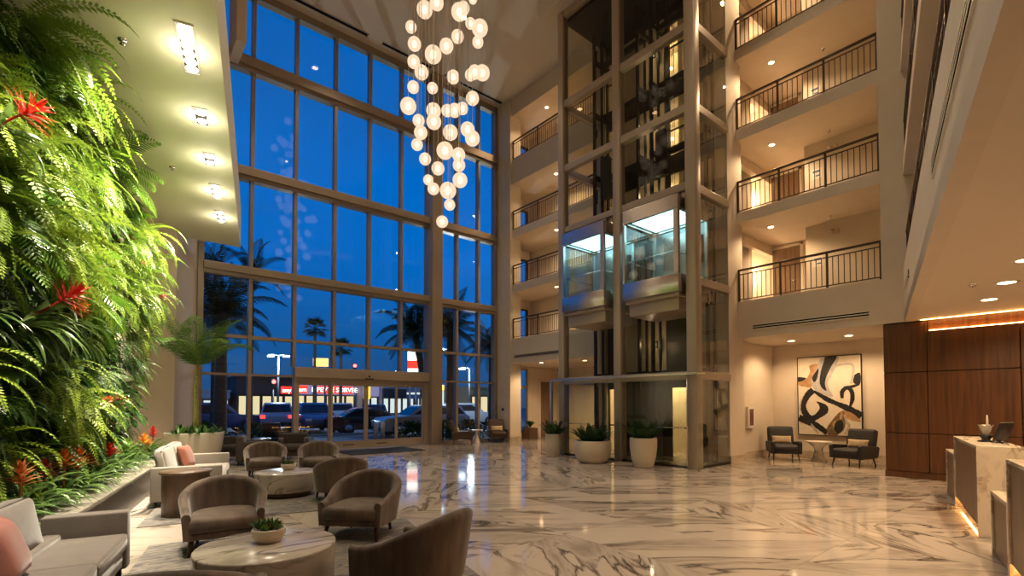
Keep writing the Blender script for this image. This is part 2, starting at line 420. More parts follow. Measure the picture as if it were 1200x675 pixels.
# ---- sliding entrance doors
D1 = struct('door_1', MB().box(4.84, 4.95, WY-0.14, WY+0.1, 0, 2.46).box(9.68, 9.83, WY-0.14, WY+0.1, 0, 2.46)
            .box(4.95, 9.68, WY-0.14, WY+0.1, 2.36, 2.46), M['taupe_metal'])
for k, (a, b, y) in enumerate(((4.95, 6.06, 0.0), (6.04, 7.31, -0.06), (7.31, 8.52, -0.06), (8.50, 9.68, 0.0))):
    yy = WY-0.03+y
    leaf = MB(); s = 0.075
    leaf.box(a, a+s, yy-0.03, yy+0.03, 0.02, 2.36).box(b-s, b, yy-0.03, yy+0.03, 0.02, 2.36)
    leaf.box(a+s, b-s, yy-0.03, yy+0.03, 0.02, 0.30).box(a+s, b-s, yy-0.03, yy+0.03, 2.22, 2.36)
    lf = leaf.build('door_leaf', M['taupe_metal'], D1)
    MB().box(a+s, b-s, yy-0.006, yy+0.006, 0.30, 2.22).build('glass_pane', M['win_glass'], lf)
    if k in (1, 2):
        MB().box((a+b)/2-0.2, (a+b)/2+0.2, yy-0.034, yy-0.03, 0.15, 0.18).build('door_sticker', M['black'], lf)
sn = thing('door_sensor', 'black motion sensor over the middle of the sliding doors', 'sensor', (7.36, WY-0.25, 2.50))
MB().rbox(-0.16, 0.16, -0.05, 0.01, -0.04, 0.0, 0.01).build('sensor_housing', M['black_plastic'], sn)
MB().sphere((0, -0.02, 0.07), 0.035).build('sensor_eye', M['black_plastic'], sn)

# ---- facade with galleries, right of the lifts
RS = [(3.38, 4.39), (6.57, 6.85), (8.87, 9.18), (11.15, 11.45), (13.7, CZ)]
for z0, z1 in RS:
    struct('slab_right', MB().box(FX, 16.5, 3.1, 8.1, z0, z1).box(FX+0.4, 16.5, 2.46, 3.1, z0, z1), M['plaster'])
struct('wall_pier_right', MB().box(FX, FX+0.4, 2.46, 3.1, 3.38, CZ), M['plaster'])
struct('wall_pier_center', MB().box(12.88, FX+0.3, 6.35, 6.75, 0, CZ), M['plaster'])
struct('wall_gallery_right', MB().box(15.2, 16.3, 2.46, 5.25, 4.39, CZ).box(16.3, 16.5, 5.25, 8.1, 4.39, CZ)
       .box(FX, 16.3, 7.95, 8.1, 4.39, CZ).box(13.8, 15.2, 2.3, 2.46, 4.39, CZ), M['plaster'])
for (z0, z1) in RS[1:]:
    struct('beam_gallery', MB().box(14.3, 14.55, 6.75, 7.95, z0-0.28, z0).box(14.3, 16.3, 6.6, 6.75, z0-0.28, z0), M['plaster'])
struct('wall_recess', MB().box(16.2, 16.4, 2.8, 6.75, 0, 3.38).box(FX+0.3, 16.2, 6.6, 6.75, 0, 3.38).box(13.6, 16.2, 2.75, 2.9, 0, 3.38), M['plaster'])
M['base_marble'] = marble('cream_skirting_stone', (0.55, 0.45, 0.34), (0.35, 0.26, 0.18), rough=0.2, scale=2.5)
struct('baseboard_recess', MB().box(16.17, 16.2, 2.9, 6.6, 0, 0.2).box(FX+0.3, 16.2, 6.57, 6.6, 0, 0.2)
       .box(12.86, FX+0.3, 6.33, 6.35, 0, 0.2).box(12.86, 12.88, 6.33, 6.75, 0, 0.2), M['base_marble'])

# ---- facade with galleries, left of the lifts
LS = [(3.3, 4.36), (6.33, 6.65), (8.68, 9.0), (11.0, 12.05), (13.98, CZ)]
for z0, z1 in LS:
    struct('slab_left', MB().box(FX, 17.2, 11.3, WY, z0, z1), M['plaster'])
struct('wall_pier_left', MB().box(FX-0.1, FX+0.5, 16.03, 17.15, 0, CZ), M['plaster'])
struct('wall_gallery_left', MB().box(15.3, 15.5, 11.3, WY, 4.36, CZ).box(17.0, 17.2, 11.3, WY, 0, 3.3), M['plaster'])
struct('wall_left_of_shaft', MB().box(FX, FX+0.25, 11.15, 11.4, 0, CZ).box(FX, 17.2, 11.15, 11.3, 0, 3.3), M['plaster'])
gw = [(0.28, 3.2), (4.36, 5.95), (6.65, 8.25), (9.0, 10.55), (12.05, 13.55)]
mb = MB(); mb.box(13.9, 14.48, WY, WY+0.15, 0, CZ); mb.box(15.16, 17.2, WY, WY+0.15, 0, CZ)
zz = 0
for a, b in gw:
    mb.box(14.48, 15.16, WY, WY+0.15, zz, a); zz = b
mb.box(14.48, 15.16, WY, WY+0.15, zz, CZ)
struct('wall_end', mb, M['plaster'])
for k, (a, b) in enumerate(gw):
    f = MB(); s = 0.06
    f.box(14.48, 14.48+s, WY-0.03, WY+0.1, a, b).box(15.16-s, 15.16, WY-0.03, WY+0.1, a, b)
    f.box(14.48, 15.16, WY-0.03, WY+0.1, b-s, b).box(14.48, 15.16, WY-0.03, WY+0.1, a, a+s)
    if k == 0: f.box(14.48, 15.16, WY-0.03, WY+0.1, 2.3, 2.4)
    w = struct('window_%d' % (k+3), f, M['dark_steel'] if k else M['bronze'])
    MB().box(14.48+s, 15.16-s, WY+0.03, WY+0.042, a+s, b-s).build('glass_pane', M['win_glass'], w)
struct('baseboard_left', MB().box(FX-0.13, FX-0.1, 16.03, 16.95, 0, 0.2).box(FX-0.13, FX+0.5, 16.0, 16.03, 0, 0.2)
       .box(13.9, 14.48, WY-0.03, WY, 0, 0.2).box(15.16, 15.85, WY-0.03, WY, 0, 0.2), M['base_marble'])
d = struct('door_2', MB().box(15.88, 16.72, WY-0.04, WY, 0, 2.7), M['white_paint'])
MB().box(15.95, 16.65, WY-0.07, WY-0.04, 0.01, 2.63).build('door_leaf', M['door_wood'], d)
MB().cyl((16.58, WY-0.07, 1.05), (16.58, WY-0.13, 1.05), 0.018).cyl((16.58, WY-0.12, 1.05), (16.46, WY-0.12, 1.05), 0.012).build('door_handle', M['steel'], d)

# ---- gallery doors (right side)
for k, (z0, z1) in enumerate(((4.39, 6.57), (6.85, 8.87), (9.18, 11.15), (11.45, 13.5))):
    h = min(z1 - 0.04, z0+2.12)
    d = struct('door_%d' % (k+3), MB().box(16.26, 16.3, 5.70, 5.78, z0, h).box(16.26, 16.3, 6.58, 6.66, z0, h)
               .box(16.26, 16.3, 5.70, 6.66, h-0.07, h), M['white_paint'])
    MB().box(16.27, 16.3, 5.78, 6.58, z0+0.01, h-0.07).build('door_leaf', M['door_wood'], d)
    MB().cyl((16.27, 5.87, z0+1.0), (16.2, 5.87, z0+1.0), 0.018).cyl((16.21, 5.87, z0+1.0), (16.21, 6.0, z0+1.0), 0.012).build('door_handle', M['chrome'], d)

# ---- reception side
p0, p1 = QN(-8, -0.47), QN(13.66, -0.47)
mb = MB(); mb.prism([p0, (p0[0], -8.8), (17.0, -8.8), (17.0, 2.46), (13.4, 2.46), p1], 3.38, 3.60)
struct('ceiling_reception', mb, M['ceiling'])
struct('wall_fascia', MB().box(-8, 13.66, -0.62, -0.47, 3.375, 4.55), M['plaster'], rz=RZQ)
for z0, z1 in [(4.0, 4.39)] + RS[1:]:
    struct('slab_reception', MB().box(-8, 13.62, -2.6, -0.62 if z0 < 4.1 else -0.5, z0, z1), M['plaster'], rz=RZQ)
struct('wall_gallery_reception', MB().box(-8, 13.62, -2.8, -2.6, 3.6, CZ).box(12.6, 13.62, -2.6, -1.9, 4.39, CZ), M['plaster'], rz=RZQ)
struct('wall_right', MB().box(-9, 17, -8.8, -8.6, 0, 3.38), M['plaster'])

# ---- walnut wall behind the reception
ys = [3.1, 2.34, 0.96, -0.42, -1.8, -3.2, -4.6, -6.0, -7.4, -8.6]
zs = [0.13, 0.96, 2.28, 3.15]
mb = MB(); g = 0.008
for i in range(len(ys)-1):
    for j in range(3):
        zt = 3.36 if (i == 0 and j == 2) else zs[j+1]
        mb.box(13.40, 13.47, ys[i+1]+g, ys[i]-g, zs[j]+g, zt-g)
ww = struct('wall_walnut', mb, M['walnut'], bevel=0.003, seg=1)
MB().box(13.47, 13.6, -8.6, 3.1, 0, 3.38).build('backing', M['walnut_dark'], ww)
MB().box(13.37, 13.47, -8.6, 3.1, 0, 0.13).build('plinth', M['walnut'], ww)
MB().box(13.462, 13.4695, -8.6, 2.33, 3.15, 3.38).build('cove_back', M['walnut'], ww)
MB().box(13.41, 13.455, -8.6, 2.30, 3.146, 3.156).build('led_strip', M['led_warm'], ww)
MB().box(13.33, 13.352, -8.6, 2.42, 3.372, 3.379).build('led_strip', M['led_warm'], ww)

# ---- vents in ceiling, fascias
def vent(label, x0, x1, y0, y1, z0, z1, axis, name='air_vent', rz=0.0, frame='white_paint', loc=(0,0,0)):
    t = thing(name, label, 'vent', loc, rz)
    if axis == 'down':
        MB().box(x0, x1, y0, y1, z0, z1).build('slot', M['slot_black'], t)
        MB().box(x0-0.03, x1+0.03, y0-0.03, y0, z0-0.008, z1).box(x0-0.03, x1+0.03, y1, y1+0.03, z0-0.008, z1).build('frame', M[frame], t)
    else:
        MB().box(x0, x1, y0, y1, z0, z1).build('slot', M['slot_black'], t)
        b = MB(); h = (z1-z0); pr = 0.004 if axis == 'y' else 0.012; bt = 0.018 if axis == 'y' else 0.024
        (ax0, ax1) = (x0-pr, x1) if axis == 'x' else (x0, x1)
        (ay0, ay1) = (y0, y1) if axis == 'x' else (y0, y1+pr)
        for q in ((z0-0.02, z0+h/2-0.012, z1-0.004) if axis == 'x' else (z0-0.02, z0+h*0.36, z0+h*0.70, z1)): b.box(ax0, ax1, ay0, ay1, q, q+bt)
        b.build('frame', M[frame], t)
    return t
vent('long dark ceiling slot above the left panes of the window wall', 4.2, 7.06, 16.40, 16.50, CZ-0.01, CZ+0.01, 'down', frame='bronze')
vent('dark ceiling slot just left of the hanging globe cluster', 7.65, 9.66, 16.42, 16.52, CZ-0.01, CZ+0.01, 'down', frame='bronze')
vent('dark ceiling slot at the right corner over the window wall', 10.28, 13.2, 16.44, 16.54, CZ-0.01, CZ+0.01, 'down', frame='bronze')
vent('long double slot vent below the lowest gallery right of the lifts', FX-0.012, FX+0.01, 3.35, 5.95, 3.60, 3.70, 'x')
vent('slot vent below the lowest gallery left of the lifts', FX-0.012, FX+0.01, 13.2, 15.85, 3.55, 3.62, 'x', frame='bronze')
vent('long black triple slot vent on the fascia over the reception', 3.1, 6.4, -0.47, -0.458, 3.86, 4.02, 'y', rz=RZQ)
vent('short slot vent at the far end of the reception fascia', 11.3, 12.6, -0.47, -0.458, 3.86, 4.0, 'y', rz=RZQ)

# ---- gallery railings: posts, rails, each baluster
def railing(label, p0, p1, z, h=0.9, posts=3, gap=0.115, name='gallery_railing', group=None):
    p0 = Vector((*p0, 0)); p1 = Vector((*p1, 0)); d = p1-p0; Ln = d.length; ang = math.atan2(d.y, d.x)
    t = thing(name, label, 'railing', (p0.x, p0.y, z), ang, group)
    MB().rbox(-0.02, Ln+0.02, -0.032, 0.032, h-0.05, h, 0.008, 1).build('handrail', M['rail'], t)
    MB().box(0, Ln, -0.012, 0.012, h-0.16, h-0.135).build('upper_rail', M['rail'], t)
    MB().box(0, Ln, -0.012, 0.012, 0.05, 0.075).build('lower_rail', M['rail'], t)
    for k in range(posts):
        x = Ln*k/(posts-1)
        MB().box(x-0.022, x+0.022, -0.022, 0.022, 0, h-0.05).build('post', M['rail'], t)
    b0 = None; n = int(Ln/gap)
    for k in range(1, n):
        x = Ln*k/n
        if b0 is None:
            b0 = MB().box(-0.008, 0.008, -0.008, 0.008, 0.075, h-0.16).build('baluster', M['rail'], t); b0.location.x = x
        else:
            c = link(b0.copy()); c.parent = t; c.location.x = x
    return t
ordn = ['lowest', 'second', 'third', 'topmost']
for k, (z0, z1) in enumerate(RS[:4]):
    railing('dark metal gallery railing right of the lifts, %s in view' % (ordn[k] + (' from below' if k in (1, 2) else '')), (FX+0.06, 6.33), (FX+0.06, 3.12), z1, 0.9, 4)
for k, (z0, z1) in enumerate(LS[:4]):
    railing('dark metal gallery railing left of the lifts, %s in view' % (ordn[k] + (' from below' if k in (1, 2) else '')), (FX+0.06, 16.0), (FX+0.06, 11.42), z1, 0.86, 4)
for k, z1 in enumerate((4.55, 6.85, 9.18)):
    railing('dark railing seen edge-on above the reception fascia, %s level' % ordn[k], QN(13.5, -0.55), QN(4.5, -0.55), z1, 0.78 if k == 0 else 0.9, 8, 0.13)

# ================================================================== LIFT TOWER
lobbies = [(0, 3.3), (4.39, 6.4), (6.75, 8.75), (9.1, 11.1), (11.7, 13.7)]
for a, b in ((3.3, 4.39), (6.4, 6.75), (8.75, 9.1), (11.1, 11.7), (13.7, CZ)):
    struct('slab_landing', MB().box(13.4, 15.0, 8.1, 11.3, a, b), M['plaster'])
mb = MB(); mb.box(15.0, 15.2, 7.95 if 0 else 6.75, 11.3, 0, CZ)
struct('wall_landing', mb, M['plaster'])
# shaft rear wall: dark grid, tan panels, a lit glazed landing door per bay and level
mb = MB(); pan = MB()
opens = [(7.82, 8.38), (10.40, 10.77)]
for a, b in lobbies:
    ys_ = [6.75] + [v for o in opens for v in o] + [11.3]
    for i in range(0, len(ys_), 2):
        mb.box(13.3, 13.4, ys_[i], ys_[i+1], a, b)
for a, b in ((2.3, 4.45), (6.35, 6.85), (8.65, 9.2), (11.0, 11.6), (13.6, CZ)):
    mb.box(13.28, 13.4, 6.75, 11.3, a, b)
sw = struct('wall_shaft', mb, M['dark_steel'])
for a, b in ((2.45, 4.4), (4.5, 6.3), (6.9, 8.6), (9.25, 10.95), (11.65, 13.6)):
    for y0, y1 in ((6.9, 7.7), (8.5, 8.95), (9.05, 10.3), (10.85, 11.25)):
        MB().box(13.255, 13.3, y0, y1, a, b).build('wall_panel', M['shaft_panel'], sw)
M['frost'] = glass('warm_landing_glass', (0.93, 0.90, 0.80), 0.04)
for k, (a, b) in enumerate(lobbies):
    for j, (y0, y1) in enumerate(opens):
        top = 2.08 if k == 0 else b-0.1
        d = MB().box(13.30, 13.34, y0, y0+0.03, a, b).box(13.30, 13.34, y1-0.03, y1, a, b).box(13.30, 13.34, y0, y1, top, b)
        d.box(13.30, 13.34, y0, y1, a+0.86, a+0.90)
        dd = struct('door_%d' % (7+2*k+j), d, M['dark_steel'])
        MB().box(13.315, 13.325, y0+0.03, y1-0.03, a, top).build('glass_pane', M['frost'], dd)

tw = thing('lift_tower', 'tall glazed twin lift tower with a taupe steel frame', 'elevator shaft', (11.2, 8.65, 0))
def tb(mb, name, mat, **k): return mb.build(name, mat, tw, loc=(-11.2, -8.65, 0), **k)
PY = [(10.72, 10.95), (8.53, 8.78), (6.25, 6.53)]
for y0, y1 in PY:
    tb(MB().rbox(11.06, 11.32, y0, y1, 0, 14.1, 0.02, 2), 'post', M['taupe_metal'])
tb(MB().rbox(13.0, 13.22, 10.72, 10.95, 0, 14.1, 0.02, 2), 'post', M['taupe_metal'])
LV = [2.30, 4.64, 6.96, 9.02, 11.1]
for z in LV + [14.02]:
    h = 0.10
    if not (4.0 < z < 7.0):
        tb(MB().box(11.10, 11.28, 8.78, 10.72, z-h, z+h), 'transom', M['taupe_metal'], bevel=0.01)
        tb(MB().box(11.10, 11.28, 6.53, 8.53, z-h, z+h), 'transom', M['taupe_metal'], bevel=0.01)
    elif z > 6.9:
        tb(MB().box(11.13, 11.28, 6.53, 8.53, z, z+2*h), 'transom', M['taupe_metal'], bevel=0.01)
        tb(MB().box(11.13, 11.28, 8.78, 10.72, z+0.02, z+2*h), 'transom', M['taupe_metal'], bevel=0.01)
    tb(MB().box(11.32, 12.88, 6.30, 6.48, z-h, z+h), 'transom', M['taupe_metal'], bevel=0.01)
    tb(MB().box(11.32, 13.0, 10.76, 10.92, z-h, z+h), 'transom', M['taupe_metal'], bevel=0.01)
edges = [0.06] + LV + [14.0]
for i in range(len(edges)-1):
    a, b = edges[i]+0.1, edges[i+1]-0.1
    if i == 0: a = 0.06
    for (y0, y1, cab) in ((8.78, 10.72, 1), (6.53, 8.53, 1)):
        if edges[i] > 4 and edges[i+1] < 7.1: continue
        if i == 1: b2 = 3.75
        elif abs(edges[i]-6.96) < .01: a2 = a+0.1; b2 = b
        else: b2 = b
        tb(MB().box(11.16, 11.172, y0, y1, a + (0.1 if abs(edges[i]-6.96) < .01 else 0), b2), 'glass_pane', M['lift_glass'])
    tb(MB().box(11.32, 12.88, 6.37, 6.382, a, b), 'glass_pane', M['side_glass'])
    tb(MB().box(11.32, 13.0, 10.83, 10.842, a, b), 'glass_pane', M['lift_glass'])
tb(MB().box(11.32, 13.3, 6.48, 10.83, 13.85, 14.05), 'shaft_cap', M['black'])
tb(MB().box(11.32, 12.88, 6.33, 6.45, 0, 0.06).box(11.10, 11.28, 6.5, 10.8, 0, 0.06), 'sill', M['dark_steel'])
# guide rails, brackets, cables
for y in (6.72, 8.42, 8.90, 10.62):
    tb(MB().box(12.42, 12.50, y-0.04, y+0.04, 0.02, 13.85), 'guide_rail', M['dark_steel'])
    tb(MB().box(12.80, 12.86, y-0.03, y+0.03, 0.02, 13.85), 'guide_rail', M['dark_steel'])
for z in (2.5, 4.7, 7.0, 9.1, 11.2, 13.0):
    for y0, y1 in ((6.68, 8.46), (8.86, 10.66)):
        tb(MB().box(12.80, 12.90, y0, y1, z-0.09, z+0.09), 'crossbeam', M['dark_steel'])
    for y in (6.72, 8.46, 8.86, 10.62):
        tb(MB().box(12.45, 13.28, y-0.035, y+0.035, z-0.07, z+0.07), 'bracket', M['dark_steel'])
for y0 in (7.5, 9.75):
    for dy in (-0.12, -0.06, 0, 0.06, 0.12):
        tb(MB().cyl((12.0, y0+dy, 7.15), (12.0, y0+dy, 13.85), 0.008, n=6), 'hoist_cable', M['black'])
for y0 in (8.25, 10.35):
    tb(MB().rbox(12.55, 12.75, y0-0.2, y0+0.12, 8.35, 9.7, 0.02, 2), 'counterweight', M['dark_steel'])

struct('ceiling_lift_surround', MB().box(10.7, 13.4, 5.9, 6.25, 14.1, CZ).box(10.7, 13.4, 10.95, 11.5, 14.1, CZ)
       .box(10.7, 11.06, 6.25, 10.95, 14.1, CZ).box(11.06, 13.4, 6.25, 10.95, 14.12, CZ), M['ceiling'])

for z, e_ in ((3.4, 6), (8.0, 13), (10.1, 13), (12.4, 9)):  # added fill lamps, brighten the dark panels at the back of the shaft
    t = thing('shaft_fill_lamp', 'small added fill lamp behind the middle post inside the lift shaft', 'ceiling light', (12.95, 8.66, z), 0, 'added fill lamps in the lift shaft')
    MB().rbox(-0.03, 0.03, -0.05, 0.05, -0.1, 0.1, 0.01, 2).build('housing', M['dark_steel'], t)
    d_ = bpy.data.lights.new('shaft_fill_light', 'POINT'); d_.energy = e_; d_.color = (1.0, 0.76, 0.45); d_.shadow_soft_size = 0.05
    o_ = link(bpy.data.objects.new('shaft_fill_light', d_)); o_.parent = t; o_.location = (-0.25, 0, 0)
# ---- the two panoramic cabs
def make_cab(label, y0, y1):
    xa, xb, z0, z1 = 10.85, 12.35, 4.38, 6.82
    t = thing('lift_cab', label, 'elevator', (xa, (y0+y1)/2, z0))
    def b(mb, name, mat, **k): return mb.build(name, mat, t, loc=(-xa, -(y0+y1)/2, -z0), **k)
    b(MB().rbox(xa, xb, y0, y1, z0, z0+0.46, 0.015, 2), 'lower_band', M['steel'])
    top = MB(); w = 0.09
    for (a0, a1, c0, c1) in ((xa, xa+w, y0, y1), (xb-w, xb, y0, y1), (xa+w, xb-w, y0, y0+w), (xa+w, xb-w, y1-w, y1)):
        top.box(a0, a1, c0, c1, z1-0.36, z1)
    top.box(xa+w, xb-w, y0+w, y1-w, z1-0.05, z1)
    b(top, 'upper_band', M['steel'], bevel=0.012)
    for (px_, py_, wx, wy) in ((xa, y0, 0.10, 0.13), (xa, y1-0.06, 0.10, 0.06), (xb-0.08, y0, 0.08, 0.08), (xb-0.08, y1-0.08, 0.08, 0.08)):
        b(MB().box(px_, px_+wx, py_, py_+wy, z0+0.46, z1-0.36), 'corner_post', M['steel'], bevel=0.008)
    b(MB().box(xa+0.02, xa+0.032, y0+0.13, y1-0.06, z0+0.46, z1-0.36), 'glass_pane', M['cab_glass'])
    b(MB().box(xa+0.10, xb-0.08, y0+0.02, y0+0.032, z0+0.46, z1-0.36), 'glass_pane', M['cab_glass'])
    b(MB().box(xa+0.10, xb-0.08, y1-0.032, y1-0.02, z0+0.46, z1-0.36), 'glass_pane', M['cab_glass'])
    b(MB().box(xa+0.16, xb-0.16, y0+0.16, y1-0.16, z1-0.30, z1-0.28), 'ceiling_light', M['cab_lamp'])
    cf = MB(); cf.box(xa+0.09, xb-0.09, y0+0.09, y1-0.09, z1-0.28, z1-0.05)
    b(cf, 'ceiling_tray', M['black'])
    rear = MB(); rear.box(xb-0.05, xb-0.03, y0+0.08, y1-0.08, z0+0.46, z1-0.36)
    b(rear, 'rear_wall', M['cab_steel'])
    dr = MB(); ym = (y0+y1)/2
    for a, c in ((ym-0.5, ym-0.01), (ym+0.01, ym+0.5)): dr.box(xb-0.065, xb-0.05, a, c, z0+0.46, z1-0.5)
    b(dr, 'door', M['steel'], bevel=0.004)
    b(MB().rbox(xb-0.10, xb-0.05, y0+0.14, y0+0.34, z0+1.0, z0+1.75, 0.01, 2), 'button_panel', M['dark_steel'])
    hz = z0+1.05
    b(MB().tube([(xb-0.2, y1-0.1, hz), (xa+0.12, y1-0.1, hz), (xa+0.12, y0+0.16, hz), (xb-0.3, y0+0.1, hz)], 0.018, 8), 'handrail', M['chrome'])
    b(MB().rbox(xa+0.22, xb, y0+0.12, y1-0.05, z0-0.42, z0, 0.02, 2).rbox(xa+0.08, xb, y0+0.04, y1-0.02, z0-0.10, z0, 0.02, 2), 'undercarriage', M['taupe_metal'])
    b(MB().rbox(xa+0.25, xb, y0+0.12, y1-0.12, z1, z1+0.12, 0.02, 2), 'roof_box', M['steel'])
    return t
M['cab_steel'] = pbr('satin_lift_wall', (0.42, 0.46, 0.46), 0.3, 0.7)
make_cab('right glass lift cab with coppery steel bands and bright ceiling', 6.60, 8.28)
make_cab('left glass lift cab with bluish steel bands and bright ceiling', 8.94, 10.58)

# ---- glass screen round the foot of the tower
gs = thing('glass_screen', 'frameless glass screen with slim top rail around the lift foot', 'glass screen', (10.98, 8.8, 0))
def gb(mb, name, mat, **k): return mb.build(name, mat, gs, loc=(-10.98, -8.8, 0), **k)
for a, b_ in ((6.50, 8.05), (8.07, 9.62), (9.64, 11.18)):
    gb(MB().box(10.974, 10.986, a, b_, 0.02, 2.30), 'glass_pane', M['clear_glass'])
gb(MB().box(10.99, 11.30, 6.20, 6.212, 0.02, 2.30), 'glass_pane', M['clear_glass'])
gb(MB().box(10.95, 11.05, 6.42, 11.2, 2.30, 2.36).box(10.95, 11.35, 6.19, 6.42, 2.30, 2.36), 'top_rail', M['steel'], bevel=0.01)
gb(MB().box(10.96, 11.0, 6.46, 11.2, 0.0, 0.025).box(10.99, 11.3, 6.19, 6.22, 0, 0.025), 'floor_channel', M['chrome'])
gb(MB().rbox(10.93, 11.02, 11.14, 11.22, 0, 2.30, 0.01, 2), 'end_post', M['steel'])
gb(MB().cyl((10.98, 6.48, 0.02), (10.98, 6.48, 2.3), 0.014, n=8), 'corner_rod', M['chrome'])
gb(MB().tube([(11.03, 6.6, 1.0), (11.03, 7.9, 1.0)], 0.014, 8), 'handrail', M['chrome'])
gb(MB().tube([(11.03, 9.7, 1.0), (11.03, 11.0, 1.0)], 0.014, 8), 'handrail', M['chrome'])

# ================================================================== LIVING WALL
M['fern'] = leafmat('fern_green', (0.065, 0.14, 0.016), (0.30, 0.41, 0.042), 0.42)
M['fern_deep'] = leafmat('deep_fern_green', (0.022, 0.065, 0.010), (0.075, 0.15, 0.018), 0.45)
M['strap'] = leafmat('strap_leaf_green', (0.04, 0.095, 0.02), (0.13, 0.21, 0.05), 0.28)
M['broad'] = leafmat('broad_leaf_green', (0.03, 0.10, 0.015), (0.10, 0.22, 0.03), 0.32)
M['palm'] = leafmat('palm_green', (0.06, 0.17, 0.012), (0.19, 0.33, 0.03), 0.4)
M['variegated'] = leafmat('cream_edged_leaf', (0.30, 0.36, 0.16), (0.55, 0.55, 0.34), 0.4)
M['ruddy'] = leafmat('bronze_red_leaf', (0.10, 0.025, 0.015), (0.22, 0.05, 0.02), 0.4)
M['red_bract'] = leafmat('red_bract', (0.42, 0.018, 0.015), (0.62, 0.04, 0.025), 0.4, 0.2)
M['dark_red_bract'] = leafmat('dark_red_bract', (0.16, 0.008, 0.010), (0.30, 0.015, 0.015), 0.4, 0.2)
M['orange_bract'] = leafmat('orange_bract', (0.55, 0.11, 0.015), (0.80, 0.22, 0.03), 0.4, 0.2)
M['salmon_bract'] = leafmat('salmon_bract', (0.58, 0.16, 0.06), (0.75, 0.27, 0.11), 0.4, 0.2)
M['yellow_bract'] = leafmat('yellow_bract', (0.75, 0.30, 0.02), (0.85, 0.42, 0.03), 0.4, 0.2)
M['pink_bract'] = leafmat('pink_bract', (0.55, 0.05, 0.16), (0.70, 0.12, 0.26), 0.4, 0.2)
M['trunk_green'] = pbr('palm_cane', (0.22, 0.22, 0.06), 0.55, var=0.3, scale=14, stretch=(1, 1, 3))
M['stem'] = pbr('green_stem', (0.10, 0.17, 0.03), 0.5)
M['moss'] = leafmat('dark_moss_green', (0.012, 0.035, 0.006), (0.04, 0.09, 0.014), 0.6)
M['felt'] = pbr('dark_planting_felt', (0.012, 0.014, 0.007), 0.95, var=0.4, scale=20)
rnd = random.Random(11)

def arc(d0, ln, n, grav, start=(0, 0, 0)):
    """points of a stalk that leaves along d0 and is bent down by its weight"""
    p = Vector(start); d = Vector(d0).normalized(); pts = [p.copy()]; st = ln/(n-1)
    for k in range(n-1):
        d = (d + Vector((0, 0, -grav*(k+1)/(n-1)))).normalized()
        p = p + d*st; pts.append(p.copy())
    return pts

def sidevec(pts, k, ref=Vector((0, 0, 1))):
    d = (pts[min(k+1, len(pts)-1)] - pts[max(k-1, 0)]).normalized()
    s = d.cross(ref)
    if s.length < 0.15: s = d.cross(Vector((1, 0, 0)))
    return s.normalized(), d

def frond(mb, pts, wid, pairs, slant=0.5, lw=0.35, droop=0.25, seg=2, mi=0, rach=0.004):
    """a feathered frond: rachis and two rows of leaflets"""
    n = len(pts)
    cum = [0]
    for k in range(1, n): cum.append(cum[-1] + (pts[k]-pts[k-1]).length)
    tot = cum[-1]
    for j in range(pairs):
        t = (j+0.7)/(pairs+0.3); s = t*tot; k = 0
        while k < n-2 and cum[k+1] < s: k += 1
        f = (s-cum[k])/(cum[k+1]-cum[k]); p = pts[k].lerp(pts[k+1], f)
        sd, d = sidevec(pts, k); up = sd.cross(d)
        pl = wid*(math.sin(PI*(0.12+0.88*t)**0.75)**0.7 if t < 0.999 else 0.1)
        hw = tot/pairs*lw
        for sg in (-1, 1):
            dr = (sd*sg*1.0 + d*slant - Vector((0, 0, droop))).normalized()
            tip = p + dr*pl*(0.9+0.2*rnd.random())
            if seg == 1:
                mid = p + dr*pl*0.35
                mb.add([p, mid - d*hw, tip, mid + d*hw], [(0, 1, 2, 3)], mi=mi, smooth=False)
            else:
                m1 = p + dr*pl*0.33 + up*0.02*pl; m2 = p + dr*pl*0.72
                tip = tip - Vector((0, 0, droop*0.25*pl))
                mb.add([p, m1-d*hw, m2-d*hw*0.8, tip, m2+d*hw*0.8, m1+d*hw], [(0, 1, 5), (1, 2, 4, 5), (2, 3, 4)], mi=mi, smooth=True)
    if rach: mb.tube(pts, [rach*(1-0.7*k/(n-1)) for k in range(n)], 4, mi=mi)

def fern_mesh(nf=15, ln=0.95, wid=0.10, out=0.8, grav=0.50, pairs=22, up=0.25):
    mb = MB()
    for i in range(nf):
        a = 2*PI*i/nf + rnd.uniform(-0.25, 0.25); q = rnd.uniform(0.35, 1.0)
        d = Vector((out*rnd.uniform(0.6, 1.2), math.cos(a)*q, math.sin(a)*q*0.8 + up))
        pts = arc(d, ln*rnd.uniform(0.65, 1.1), 9, grav*rnd.uniform(0.7, 1.3))
        frond(mb, pts, wid*rnd.uniform(0.85, 1.15), pairs, 0.35, 0.42, 0.15, 1)
    return mb
def palm_mesh(nf=8, ln=1.0, wid=0.27, grav=0.28):
    mb = MB()
    for i in range(nf):
        a = 2*PI*i/nf + rnd.uniform(-0.3, 0.3)
        d = Vector((0.8, math.cos(a)*0.9, math.sin(a)*0.7+0.35))
        frond(mb, arc(d, ln*rnd.uniform(0.75, 1.1), 9, grav), wid, 20, 0.75, 0.30, 0.22, 2, rach=0.007)
    return mb
